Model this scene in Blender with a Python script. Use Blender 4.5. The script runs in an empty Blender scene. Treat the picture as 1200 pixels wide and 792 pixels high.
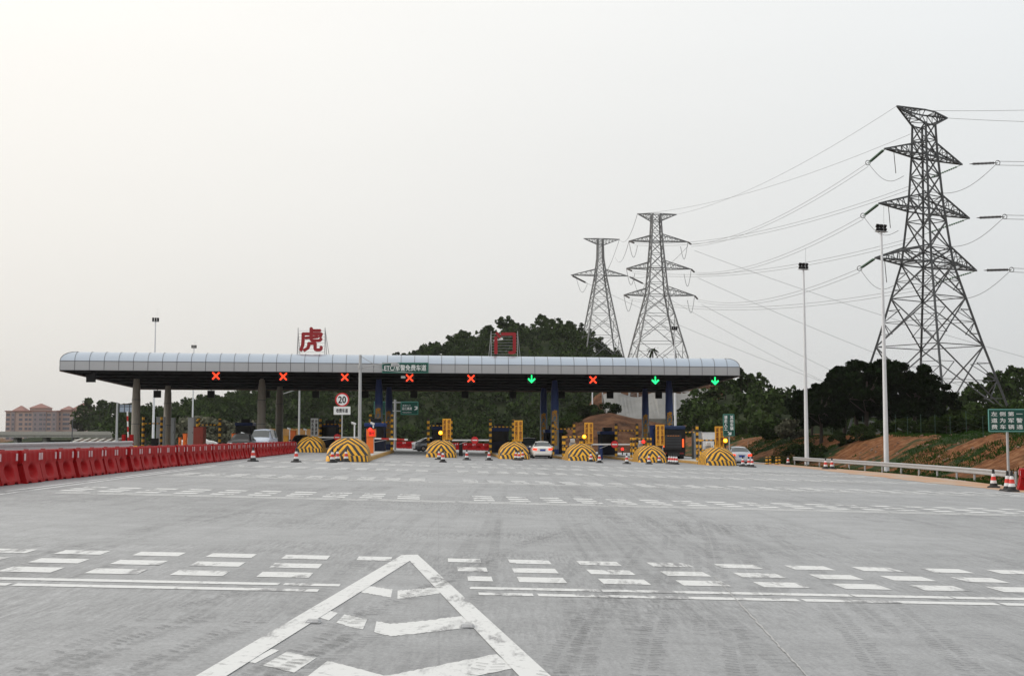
import bpy, bmesh, math, random
import numpy as np
from mathutils import Vector, Matrix, Euler, noise as mnoise

random.seed(7); rng = np.random.default_rng(7)
SC = bpy.context.scene
COL = SC.collection
PI = math.pi
# ------------------------------------------------------------------ camera
F = 1500.0; HC = 1.6; PITCH = math.atan(116/1500.0)
cam_d = bpy.data.cameras.new("camera"); cam = bpy.data.objects.new("camera", cam_d); COL.objects.link(cam)
cam_d.sensor_width = 36; cam_d.lens = 36*F/1200; cam_d.clip_end = 12000; cam_d.clip_start = .1
cam.location = (0, 0, HC); cam.rotation_euler = (PI/2+PITCH, 0, 0)
SC.camera = cam
# ------------------------------------------------------------------ world: overcast evening sky
SUN_EL, SUN_AZ = math.radians(30), math.radians(-78)      # azimuth measured from +Y, left is negative
W = bpy.data.worlds.new("World"); SC.world = W; W.use_nodes = True
nt = W.node_tree; nt.nodes.clear(); N = nt.nodes; Lk = nt.links.new
out = N.new("ShaderNodeOutputWorld"); bg = N.new("ShaderNodeBackground"); Lk(bg.outputs[0], out.inputs[0])
sky = N.new("ShaderNodeTexSky"); sky.sky_type = 'NISHITA'; sky.sun_disc = False
sky.sun_elevation = SUN_EL; sky.sun_rotation = SUN_AZ; sky.dust_density = 6; sky.air_density = 1.5
hs = N.new("ShaderNodeHueSaturation"); hs.inputs['Saturation'].default_value = .15; Lk(sky.outputs[0], hs.inputs['Color'])
tc = N.new("ShaderNodeTexCoord"); sx = N.new("ShaderNodeSeparateXYZ"); Lk(tc.outputs['Generated'], sx.inputs[0])
mr = N.new("ShaderNodeMapRange"); mr.inputs['From Min'].default_value = -.45; mr.inputs['From Max'].default_value = .5; Lk(sx.outputs['X'], mr.inputs['Value'])
ramp = N.new("ShaderNodeMix"); ramp.data_type = 'RGBA'; Lk(mr.outputs[0], ramp.inputs['Factor'])
ramp.inputs[6].default_value = (7.5, 7.25, 6.8, 1); ramp.inputs[7].default_value = (5.9, 6.15, 6.3, 1)
mz = N.new("ShaderNodeMapRange"); mz.inputs['From Min'].default_value = 0; mz.inputs['From Max'].default_value = .38
mz.inputs['To Min'].default_value = .80; mz.inputs['To Max'].default_value = 1.14; Lk(sx.outputs['Z'], mz.inputs['Value'])
vm = N.new("ShaderNodeVectorMath"); vm.operation = 'SCALE'; Lk(ramp.outputs[2], vm.inputs[0]); Lk(mz.outputs[0], vm.inputs['Scale'])
# faint structure in the cloud cover
nz = N.new("ShaderNodeTexNoise"); nz.inputs['Scale'].default_value = 1.6; nz.inputs['Detail'].default_value = 3
mp = N.new("ShaderNodeMapping"); mp.inputs['Scale'].default_value = (1, 1, 3.5); Lk(tc.outputs['Generated'], mp.inputs[0]); Lk(mp.outputs[0], nz.inputs['Vector'])
nr = N.new("ShaderNodeMapRange"); nr.inputs['To Min'].default_value = .95; nr.inputs['To Max'].default_value = 1.04; Lk(nz.outputs[0], nr.inputs['Value'])
vm2 = N.new("ShaderNodeVectorMath"); vm2.operation = 'SCALE'; Lk(vm.outputs[0], vm2.inputs[0]); Lk(nr.outputs[0], vm2.inputs['Scale'])
mix = N.new("ShaderNodeMix"); mix.data_type = 'RGBA'; mix.inputs['Factor'].default_value = .88
Lk(hs.outputs[0], mix.inputs[6]); Lk(vm2.outputs[0], mix.inputs[7]); Lk(mix.outputs[2], bg.inputs['Color'])
bg.inputs['Strength'].default_value = .14
# ------------------------------------------------------------------ sun
sd = bpy.data.lights.new("sun", 'SUN'); sun = bpy.data.objects.new("sun", sd); COL.objects.link(sun)
sd.energy = 1.25; sd.angle = math.radians(12); sd.color = (1, .93, .84)
dv = Vector((math.sin(SUN_AZ)*math.cos(SUN_EL), math.cos(SUN_AZ)*math.cos(SUN_EL), math.sin(SUN_EL)))
sun.rotation_euler = dv.to_track_quat('Z', 'Y').to_euler()
SC.view_settings.view_transform = 'Standard'; SC.view_settings.look = 'None'
SC.view_settings.exposure = 0; SC.view_settings.gamma = 1
SC.cycles.max_bounces = 6; SC.cycles.volume_bounces = 1; SC.cycles.transparent_max_bounces = 8

# ------------------------------------------------------------------ geometry of the photograph
def ray(px, py):
    cx = (px-600)/F; cy = (396-py)/F; c, s = math.cos(PITCH), math.sin(PITCH)
    d = Vector((cx, c-cy*s, s+cy*c)); return d/d.y
def P(px, py, Y):
    d = ray(px, py); return Vector((d.x*Y, Y, HC+d.z*Y))
RN = math.hypot(1, .0573)
U2 = Vector((1/RN, .0573/RN, 0)); V2 = Vector((-.0573/RN, 1/RN, 0))
ROADROT = math.atan(.0573)
CS = .0265
def smooth(a, b, x):
    t = min(1, max(0, (x-a)/(b-a))); return t*t*(3-2*t)
def edge(t): return float(np.interp(t, [20, 40, 57, 63, 72, 82, 95, 108, 120], [22.3, 24, 26.6, 27.7, 29.2, 30.2, 30.6, 30.8, 31.2]))
def G(x, y):
    s = x+.0573*y; t = y-.0573*x
    sg = edge(t)
    if s <= -16:
        return .424-1.6*smooth(-32, -60, s) if s < -32 else .424
    if s <= sg: return -CS*s
    z0 = -CS*sg
    w = s-sg
    n = mnoise.noise(Vector((x*.25, y*.25, 0)))*.5+mnoise.noise(Vector((x*.9, y*.9, 3)))*.16
    return z0-.22*smooth(0, 1.2, w)+(2.75+.55*n)*smooth(1.2, 9.5, w)+n*.25*smooth(1, 3, w)
def g(px, py):
    d = ray(px, py); Y = 40.0
    for _ in range(60):
        z = G(d.x*Y, Y); Y = (z-HC)/d.z if d.z < 0 else 100
        Y = min(Y, 400)
    return Vector((d.x*Y, Y, G(d.x*Y, Y)))
def road(u, t, dz=0.0):
    p = U2*u+V2*t; p.z = G(p.x, p.y)+dz; return p
def on(px, Y, dz=0):
    X = (px-600)/F*Y/math.cos(PITCH)*.997; return Vector((X, Y, G(X, Y)+dz))

# ------------------------------------------------------------------ materials
MATS = {}
def mat(name, col, rough=.6, metal=0, var=.12, scale=4, bump=0, emit=None, estr=0, spec=.5, detail=4, dirt=0):
    if name in MATS: return MATS[name]
    m = bpy.data.materials.new(name); m.use_nodes = True; nt = m.node_tree; b = nt.nodes["Principled BSDF"]
    tc = nt.nodes.new("ShaderNodeTexCoord"); nz = nt.nodes.new("ShaderNodeTexNoise")
    nz.inputs['Scale'].default_value = scale; nz.inputs['Detail'].default_value = detail
    nt.links.new(tc.outputs['Object'], nz.inputs['Vector'])
    mx = nt.nodes.new("ShaderNodeMix"); mx.data_type = 'RGBA'
    nt.links.new(nz.outputs[0], mx.inputs['Factor'])
    mx.inputs[6].default_value = (*[max(0, c*(1-var)) for c in col], 1)
    mx.inputs[7].default_value = (*[min(1, c*(1+var)) for c in col], 1)
    last = mx.outputs[2]
    if dirt:
        n2 = nt.nodes.new("ShaderNodeTexNoise"); n2.inputs['Scale'].default_value = scale*2.7; n2.inputs['Detail'].default_value = 8; n2.inputs['Roughness'].default_value = .7
        nt.links.new(tc.outputs['Object'], n2.inputs['Vector'])
        r = nt.nodes.new("ShaderNodeMapRange"); r.inputs['From Min'].default_value = .5; r.inputs['From Max'].default_value = .72; r.inputs['To Max'].default_value = dirt
        nt.links.new(n2.outputs[0], r.inputs['Value'])
        m3 = nt.nodes.new("ShaderNodeMix"); m3.data_type = 'RGBA'; nt.links.new(r.outputs[0], m3.inputs['Factor'])
        nt.links.new(last, m3.inputs[6]); m3.inputs[7].default_value = (.12, .1, .08, 1); last = m3.outputs[2]
    nt.links.new(last, b.inputs['Base Color'])
    b.inputs['Roughness'].default_value = rough; b.inputs['Metallic'].default_value = metal
    b.inputs['Specular IOR Level'].default_value = spec
    if bump:
        bp = nt.nodes.new("ShaderNodeBump"); bp.inputs['Strength'].default_value = bump; bp.inputs['Distance'].default_value = .05
        nt.links.new(nz.outputs[0], bp.inputs['Height']); nt.links.new(bp.outputs[0], b.inputs['Normal'])
    if emit:
        b.inputs['Emission Color'].default_value = (*emit, 1); b.inputs['Emission Strength'].default_value = estr
    MATS[name] = m; return m
YEL = (.8, .4, .012); BLK = (.018, .018, .02)
def mnode(nt, op, a, b=None, c=None):
    n = nt.nodes.new("ShaderNodeMath"); n.operation = op
    for i, v in enumerate((a, b, c)):
        if v is None: continue
        if isinstance(v, (int, float)): n.inputs[i].default_value = v
        else: nt.links.new(v, n.inputs[i])
    return n.outputs[0]
def striped(name, fn, c1=YEL, c2=BLK, rough=.55, dirt=True):
    if name in MATS: return MATS[name]
    m = bpy.data.materials.new(name); m.use_nodes = True; nt = m.node_tree; b = nt.nodes["Principled BSDF"]
    tc = nt.nodes.new("ShaderNodeTexCoord"); sp = nt.nodes.new("ShaderNodeSeparateXYZ"); nt.links.new(tc.outputs['Object'], sp.inputs[0])
    f = fn(nt, sp.outputs['X'], sp.outputs['Y'], sp.outputs['Z'])
    mx = nt.nodes.new("ShaderNodeMix"); mx.data_type = 'RGBA'; nt.links.new(f, mx.inputs['Factor'])
    mx.inputs[6].default_value = (*c1, 1); mx.inputs[7].default_value = (*c2, 1)
    last = mx.outputs[2]
    if dirt:
        n2 = nt.nodes.new("ShaderNodeTexNoise"); n2.inputs['Scale'].default_value = 5; n2.inputs['Detail'].default_value = 7
        nt.links.new(tc.outputs['Object'], n2.inputs['Vector'])
        r = nt.nodes.new("ShaderNodeMapRange"); r.inputs['From Min'].default_value = .48; r.inputs['From Max'].default_value = .75; r.inputs['To Max'].default_value = .5
        nt.links.new(n2.outputs[0], r.inputs['Value'])
        m3 = nt.nodes.new("ShaderNodeMix"); m3.data_type = 'RGBA'; nt.links.new(r.outputs[0], m3.inputs['Factor'])
        nt.links.new(last, m3.inputs[6]); m3.inputs[7].default_value = (.13, .08, .04, 1); last = m3.outputs[2]
    nt.links.new(last, b.inputs['Base Color']); b.inputs['Roughness'].default_value = rough
    MATS[name] = m; return m
def st_z(per): return lambda nt, x, y, z: mnode(nt, 'GREATER_THAN', mnode(nt, 'FRACT', mnode(nt, 'DIVIDE', z, per)), .5)
def st_x(per): return lambda nt, x, y, z: mnode(nt, 'GREATER_THAN', mnode(nt, 'FRACT', mnode(nt, 'DIVIDE', mnode(nt, 'ADD', x, y), per)), .5)
def chev(nt, x, y, z):
    ax = mnode(nt, 'ADD', mnode(nt, 'ABSOLUTE', x), mnode(nt, 'MULTIPLY', mnode(nt, 'MAXIMUM', mnode(nt, 'ADD', y, .55), 0), .8))
    up = mnode(nt, 'FRACT', mnode(nt, 'DIVIDE', mnode(nt, 'ADD', z, mnode(nt, 'MULTIPLY', ax, 1.3)), .5))
    up = mnode(nt, 'GREATER_THAN', up, .5)
    lo = mnode(nt, 'GREATER_THAN', mnode(nt, 'FRACT', mnode(nt, 'DIVIDE', mnode(nt, 'ADD', x, mnode(nt, 'MULTIPLY', y, .6)), .3)), .5)
    sel = mnode(nt, 'GREATER_THAN', z, .36)
    return mnode(nt, 'ADD', mnode(nt, 'MULTIPLY', up, sel), mnode(nt, 'MULTIPLY', lo, mnode(nt, 'SUBTRACT', 1, sel)))
M = dict(
 stripe_post=striped('stripe post', st_z(.52)), stripe_bar=striped('stripe bar', st_x(.36)), chevron=striped('chevron paint', chev),
 stripe_kerb=striped('stripe kerb', st_x(.8)),
 boom=striped('boom stripe', st_x(1.2), (.75, .75, .75), (.5, .02, .02), dirt=False),
 boomv=striped('boom stripe tall', st_z(.9), (.75, .75, .75), (.5, .02, .02), dirt=False),
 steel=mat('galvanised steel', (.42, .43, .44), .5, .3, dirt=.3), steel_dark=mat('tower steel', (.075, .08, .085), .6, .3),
 steel_far=mat('paler tower steel', (.19, .195, .2), .6, .3),  # lighter grey than the near pylon's steel
 white=mat('white paint', (.72, .73, .74), .45, dirt=.15), pole_white=mat('white pole paint', (.68, .7, .73), .35),
 black=mat('black rubber', (.015, .015, .016), .7), dark=mat('dark plastic', (.008, .008, .009), .5, spec=.25),
 red=mat('red plastic', (.33, .006, .008), .55, var=.25, scale=1.3, dirt=.12, spec=.12), cone_red=mat('cone red', (.62, .035, .02), .5),
 refl=mat('reflective white', (.7, .7, .72), .4, dirt=.2), slot=mat('pale reflector', (.6, .42, .44), .5),
 orange=mat('orange paint', (.85, .17, .02), .45), booth_red=mat('brick red paint', (.28, .03, .015), .5, dirt=.4),
 yellow=mat('yellow panel paint', (.78, .37, .02), .5, dirt=.3), kerb=mat('yellow worn kerb', (.42, .24, .06), .8, var=.4, scale=2, dirt=.6),
 conc=mat('pale concrete', (.42, .41, .38), .85, var=.15, scale=2, dirt=.3), conc_old=mat('weathered concrete', (.36, .36, .34), .9, var=.25, scale=.3, dirt=.5),
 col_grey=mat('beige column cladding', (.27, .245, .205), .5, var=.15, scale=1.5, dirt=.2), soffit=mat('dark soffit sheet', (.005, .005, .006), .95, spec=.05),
 fascia=mat('silver fascia panel', (.5, .56, .64), .3, .6, var=.05, scale=.4), fascia_low=mat('grey fascia band', (.42, .425, .44), .45, .2, var=.08, scale=.4), seam=mat('panel seam', (.1, .1, .11), .6), roof=mat('grey roof sheet', (.4, .4, .41), .6),
 blue=mat('blue booth paint', (.01, .03, .13), .45, spec=.3), blue_dark=mat('dark blue booth paint', (.004, .007, .022), .45, spec=.2), glass=mat('dark glass', (.004, .005, .006), .12, spec=.25),
 winglass=mat('car glass', (.05, .06, .065), .06, spec=.9),
 green=mat('road sign green', (.0, .065, .048), .45), sign_white=mat('sign lettering white', (.8, .82, .82), .5), sign_red=mat('sign red', (.6, .01, .015), .45),
 letter_red=mat('red letter', (.3, .002, .008), .4), tank_grey=mat('grey sheet metal', (.34, .36, .38), .5, dirt=.3), tan=mat('tan boards', (.33, .17, .05), .8, var=.3, scale=1),
 car_white=mat('pearl white car paint', (.85, .85, .83), .22, spec=.7), car_silver=mat('silver car paint', (.52, .55, .6), .25, .4, spec=.7), car_blue=mat('pale blue car paint', (.52, .58, .68), .3, spec=.7),
 car_dark=mat('dark grey car paint', (.05, .055, .06), .2, spec=.7), car_black=mat('black car paint', (.006, .006, .007), .3, spec=.3), plate=mat('blue plate', (.01, .05, .35), .4), chrome=mat('chrome', (.6, .6, .62), .15, .9),
 tail=mat('lit brake lamp', (.5, .01, .005), .3, emit=(1, .05, .01), estr=1.6), lamp=mat('headlamp', (.7, .7, .72), .1),
 amber=mat('amber lamp lit', (.9, .4, .02), .3, emit=(1, .28, .0), estr=3.5), amber_core=mat('amber lamp core', (.9, .6, .1), .3, emit=(1, .72, .06), estr=3.0), redlamp=mat('red lamp lit', (.7, .02, .01), .3, emit=(1, .03, .02), estr=2.2),
 xred=mat('signal cross lit', (.8, .02, .01), .3, emit=(1, .05, .012), estr=2.2), agreen=mat('signal arrow lit', (.02, .8, .2), .3, emit=(.01, 1, .22), estr=2.0),
 insul=mat('glass insulator', (.12, .2, .15), .25), insul_dark=mat('dark insulator', (.03, .02, .018), .4), wire=mat('aluminium conductor', (.3, .31, .32), .6),
 bark=mat('bark', (.035, .027, .02), .9, var=.3, scale=3),
 wallp=mat('pink render', (.4, .30, .27), .85, var=.08, scale=.05), roofp=mat('terracotta roof', (.28, .15, .13), .8), pane=mat('window pane grey', (.12, .13, .17), .3), wallg=mat('grey render', (.27, .24, .26), .85, var=.1, scale=.1),
 stone=mat('stone masonry', (.18, .175, .155), .9, var=.4, scale=.9, dirt=.6), shot=mat('shotcrete', (.2, .2, .195), .9, var=.3, scale=.25, dirt=.45),
)

# ------------------------------------------------------------------ mesh builder
class MB:
    def __init__(s): s.v = []; s.f = []
    def add(s, vs, fs):
        o = len(s.v); s.v += [tuple(v) for v in vs]; s.f += [tuple(i+o for i in f) for f in fs]; return s
    def box(s, c, d, rot=None, taper=1.0, bev=0):
        x, y, z = [k/2 for k in d]; vs = []
        for sz in (-1, 1):
            k = taper if sz > 0 else 1
            for sx, sy in ((-1, -1), (1, -1), (1, 1), (-1, 1)): vs.append(Vector((sx*x*k, sy*y*k, sz*z)))
        if rot is not None:
            R = rot if isinstance(rot, Matrix) else Matrix.Rotation(rot, 3, 'Z'); vs = [R@v for v in vs]
        c = Vector(c); vs = [v+c for v in vs]
        return s.add(vs, [(3, 2, 1, 0), (4, 5, 6, 7), (0, 1, 5, 4), (1, 2, 6, 5), (2, 3, 7, 6), (3, 0, 4, 7)])
    def bar(s, a, b, w, h=None):
        a = Vector(a); b = Vector(b); d = b-a; L = d.length
        if L < 1e-6: return s
        R = d.to_track_quat('Z', 'Y').to_matrix()
        return s.box((a+b)/2, (w, h or w, L), R)
    def cyl(s, a, b, r0, r1=None, n=12, cap=True):
        r1 = r0 if r1 is None else r1; a = Vector(a); b = Vector(b); R = (b-a).to_track_quat('Z', 'Y').to_matrix()
        vs = [a+R@Vector((math.cos(2*PI*i/n)*r0, math.sin(2*PI*i/n)*r0, 0)) for i in range(n)]+[b+R@Vector((math.cos(2*PI*i/n)*r1, math.sin(2*PI*i/n)*r1, 0)) for i in range(n)]
        fs = [(i, (i+1) % n, n+(i+1) % n, n+i) for i in range(n)]
        if cap: fs += [tuple(range(n-1, -1, -1)), tuple(range(n, 2*n))]
        return s.add(vs, fs)
    def lathe(s, prof, n=14, c=(0, 0, 0)):
        vs = []; c = Vector(c)
        for r, z in prof: vs += [c+Vector((math.cos(2*PI*i/n)*r, math.sin(2*PI*i/n)*r, z)) for i in range(n)]
        fs = [(k*n+i, k*n+(i+1) % n, (k+1)*n+(i+1) % n, (k+1)*n+i) for k in range(len(prof)-1) for i in range(n)]
        fs += [tuple(range(n-1, -1, -1)), tuple(range((len(prof)-1)*n, len(prof)*n))]
        return s.add(vs, fs)
    def tube(s, pts, r, n=4):
        pts = [Vector(p) for p in pts]; vs = []
        for i, p in enumerate(pts):
            d = (pts[min(i+1, len(pts)-1)]-pts[max(i-1, 0)]); R = d.to_track_quat('Z', 'Y').to_matrix()
            vs += [p+R@Vector((math.cos(2*PI*k/n)*r, math.sin(2*PI*k/n)*r, 0)) for k in range(n)]
        fs = [(i*n+k, i*n+(k+1) % n, (i+1)*n+(k+1) % n, (i+1)*n+k) for i in range(len(pts)-1) for k in range(n)]
        return s.add(vs, fs)
    def prism(s, poly, y0, y1):      # poly in x,z ; extruded along y
        n = len(poly); vs = [(x, y0, z) for x, z in poly]+[(x, y1, z) for x, z in poly]
        return s.add(vs, [tuple(range(n)), tuple(range(2*n-1, n-1, -1))]+[(i, n+i, n+(i+1) % n, (i+1) % n) for i in range(n)])
    def ball(s, c, r, n=10, m=6, sq=(1, 1, 1)):
        prof = [(math.sin(PI*k/m)*r+1e-4, -math.cos(PI*k/m)*r) for k in range(m+1)]
        t = MB().lathe(prof, n); c = Vector(c)
        return s.add([Vector((v[0]*sq[0], v[1]*sq[1], v[2]*sq[2]))+c for v in t.v], t.f)
    def build(s, name, m, parent=None, loc=None, rot=0, smooth=False, bevel=0):
        me = bpy.data.meshes.new(name); me.from_pydata(s.v, [], s.f)
        bm = bmesh.new(); bm.from_mesh(me); bmesh.ops.recalc_face_normals(bm, faces=bm.faces)
        if bevel:
            es = [e for e in bm.edges if len(e.link_faces) == 2 and e.calc_face_angle(0) > .6]
            bmesh.ops.bevel(bm, geom=es, offset=bevel, segments=1, affect='EDGES', clamp_overlap=True)
        bm.to_mesh(me); bm.free()
        if smooth: 
            me.polygons.foreach_set('use_smooth', [True]*len(me.polygons)); me.set_sharp_from_angle(angle=math.radians(38))
        me.materials.append(m)
        o = bpy.data.objects.new(name, me); COL.objects.link(o)
        if loc is not None: o.location = loc
        o.rotation_euler.z = rot
        if parent: o.parent = parent
        return o
def fastmesh(name, V, Fq, m, parent=None):
    me = bpy.data.meshes.new(name); V = np.asarray(V, np.float32); Fq = np.asarray(Fq, np.int32)
    me.vertices.add(len(V)); me.vertices.foreach_set('co', V.ravel())
    k = Fq.shape[1]; me.loops.add(Fq.size); me.loops.foreach_set('vertex_index', Fq.ravel())
    me.polygons.add(len(Fq)); me.polygons.foreach_set('loop_start', np.arange(0, Fq.size, k, dtype=np.int32))
    me.polygons.foreach_set('loop_total', np.full(len(Fq), k, np.int32)); me.update(calc_edges=True); me.validate()
    me.materials.append(m); o = bpy.data.objects.new(name, me); COL.objects.link(o)
    if parent: o.parent = parent
    return o
def tag(o, label=None, cat=None, group=None, kind=None):
    if label: o['label'] = label
    if cat: o['category'] = cat
    if group: o['group'] = group
    if kind: o['kind'] = kind
    return o
def thing(name, label, cat, loc=(0, 0, 0), rot=0, group=None):
    o = bpy.data.objects.new(name, None); COL.objects.link(o); o.empty_display_size = .2
    o.location = loc; o.rotation_euler.z = rot; return tag(o, label, cat, group)
def copy_tree(o, parent=None):
    c = o.copy(); COL.objects.link(c); c.parent = parent
    for ch in list(o.children): copy_tree(ch, c)
    return c
def dup(proto, used, loc, rot, label, group=None):
    o = proto if not used else copy_tree(proto)
    o.location = loc; o.rotation_euler.z = rot; o['label'] = label
    if group: o['group'] = group
    return o
ORD = ['first', 'second', 'third', 'fourth', 'fifth', 'sixth', 'seventh', 'eighth', 'ninth', 'tenth', 'eleventh', 'twelfth', 'thirteenth', 'fourteenth', 'fifteenth', 'sixteenth', 'seventeenth', 'eighteenth', 'nineteenth', 'twentieth']
def ordn(i):
    if i < 20: return ORD[i]
    tens = {2: 'twenty', 3: 'thirty', 4: 'forty', 5: 'fifty'}[(i+1)//10]; r = (i+1) % 10
    return (tens[:-1]+'ieth') if r == 0 else tens+'-'+ORD[r-1]
def text(name, s, m, parent, c, h, w=None, bold=.02, depth=.01):
    """lettering facing -y, centred on c, h high (squeezed to width w); strokes are thickened by slightly shifted copies"""
    cu = bpy.data.curves.new(name, 'FONT'); cu.body = s; cu.size = 1; cu.extrude = .001; cu.resolution_u = 2
    if '\n' in s: cu.space_line = 1.0; cu.align_x = 'CENTER'
    o = bpy.data.objects.new(name, cu); COL.objects.link(o)
    dg = bpy.context.evaluated_depsgraph_get(); me = bpy.data.meshes.new_from_object(o.evaluated_get(dg))
    bpy.data.objects.remove(o); bpy.data.curves.remove(cu)
    n = len(me.vertices); co = np.empty(n*3, np.float32); me.vertices.foreach_get('co', co); co = co.reshape(-1, 3)
    faces = [tuple(p.vertices) for p in me.polygons]; bpy.data.meshes.remove(me)
    mn = co.min(0); mx = co.max(0); ext = mx-mn; sc = h/ext[1]; scx = sc if w is None else w/ext[0]
    base = np.zeros_like(co); base[:, 0] = (co[:, 0]-(mn[0]+mx[0])/2)*scx; base[:, 2] = (co[:, 1]-(mn[1]+mx[1])/2)*sc
    fr = co[:, 2] > 0; k = bold*min(sc, scx); vs = []; fs = []
    for i, (dx, dz) in enumerate(((0, 0), (1, 0), (-1, 0), (0, 1), (0, -1)) if bold else ((0, 0),)):
        q = base.copy(); q[:, 0] += dx*k; q[:, 2] += dz*k; q[:, 1] = np.where(fr, -depth-i*.0006, 0); q += np.array(c, np.float32)
        fs += [tuple(v+len(vs) for v in f) for f in faces]; vs += [tuple(map(float, v)) for v in q]
    me = bpy.data.meshes.new(name); me.from_pydata(vs, [], fs); me.materials.append(m)
    o = bpy.data.objects.new(name, me); COL.objects.link(o)
    if parent: o.parent = parent
    return o

# ------------------------------------------------------------------ SETTING: ground
def edges(lo, hi, fine0, fine1, step, grow):
    a = list(np.arange(fine0, fine1+1e-6, step)); d = step
    while a[-1] < hi: d *= grow; a.append(a[-1]+d)
    d = step
    while a[0] > lo: d *= grow; a.insert(0, a[0]-d)
    return np.array(a)
def ground_mat():
    m = bpy.data.materials.new('earth and grass'); m.use_nodes = True; nt = m.node_tree; b = nt.nodes["Principled BSDF"]
    tc = nt.nodes.new("ShaderNodeTexCoord")
    def nzz(s, d=6, r=.6):
        n = nt.nodes.new("ShaderNodeTexNoise"); n.inputs['Scale'].default_value = s; n.inputs['Detail'].default_value = d; n.inputs['Roughness'].default_value = r
        nt.links.new(tc.outputs['Object'], n.inputs['Vector']); return n.outputs[0]
    r = nt.nodes.new("ShaderNodeValToRGB"); nt.links.new(nzz(1.3, 8, .7), r.inputs[0])
    e = r.color_ramp.elements; e[0].position = .3; e[0].color = (.05, .021, .009, 1); e[1].position = .70; e[1].color = (.31, .165, .085, 1)
    x = e.new(.5); x.color = (.17, .066, .024, 1)
    gm = nt.nodes.new("ShaderNodeMapRange"); gm.inputs['From Min'].default_value = .5; gm.inputs['From Max'].default_value = .56; nt.links.new(nzz(.22, 5, .6), gm.inputs['Value'])
    mx = nt.nodes.new("ShaderNodeMix"); mx.data_type = 'RGBA'; nt.links.new(gm.outputs[0], mx.inputs['Factor']); nt.links.new(r.outputs[0], mx.inputs[6])
    mx.inputs[7].default_value = (.02, .038, .009, 1)
    nt.links.new(mx.outputs[2], b.inputs['Base Color']); b.inputs['Roughness'].default_value = .95; b.inputs['Specular IOR Level'].default_value = .15
    bp = nt.nodes.new("ShaderNodeBump"); bp.inputs['Strength'].default_value = .9; bp.inputs['Distance'].default_value = .25
    nt.links.new(nzz(3, 8, .7), bp.inputs['Height']); nt.links.new(bp.outputs[0], b.inputs['Normal']); return m
EARTH = ground_mat()
# the ground: one sheet in road coordinates (u across, t along) to the horizon; it runs 0.2 m under the pavement
us = np.unique(np.concatenate([edges(-5000, 5000, 20, 42, .6, 1.25), edges(-5000, 20, -64, 20, 3, 1.3)])); us = np.concatenate([[-3700.], us[(us > -3600) & (us < 3600)], [3700.]])
ts = np.unique(edges(-60, 7000, 20, 200, 1.5, 1.2)); ts = np.concatenate([[-180.], ts[(ts > -150) & (ts < 6500)], [6700.]])
PAVE_L = -60
def gridsheet(name, us, ts, zfun, m):
    V = []; nu, ntt = len(us), len(ts)
    for t in ts:
        for u in us:
            p = U2*float(u)+V2*float(t); V.append((p.x, p.y, zfun(p.x, p.y, u, t)))
    idx = np.arange(nu*ntt).reshape(ntt, nu)
    Fq = np.stack([idx[:-1, :-1], idx[:-1, 1:], idx[1:, 1:], idx[1:, :-1]], -1).reshape(-1, 4)
    o = fastmesh(name, V, Fq, m); o.data.polygons.foreach_set('use_smooth', np.ones(len(Fq), bool)); return o
def zground(x, y, u, t):
    s = x+.0573*y; t_ = y-.0573*x
    z = G(x, y)
    if t > 400: z *= max(0, 1-(t-400)/400); z -= .6*min(1, (t-400)/400)
    if PAVE_L+.8 < s < edge(t_)+.05 and t < 259: z -= .2 if s < edge(t_)-3 else .03
    return z
gr = gridsheet('ground', us, ts, zground, EARTH); tag(gr, kind='structure')

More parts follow.
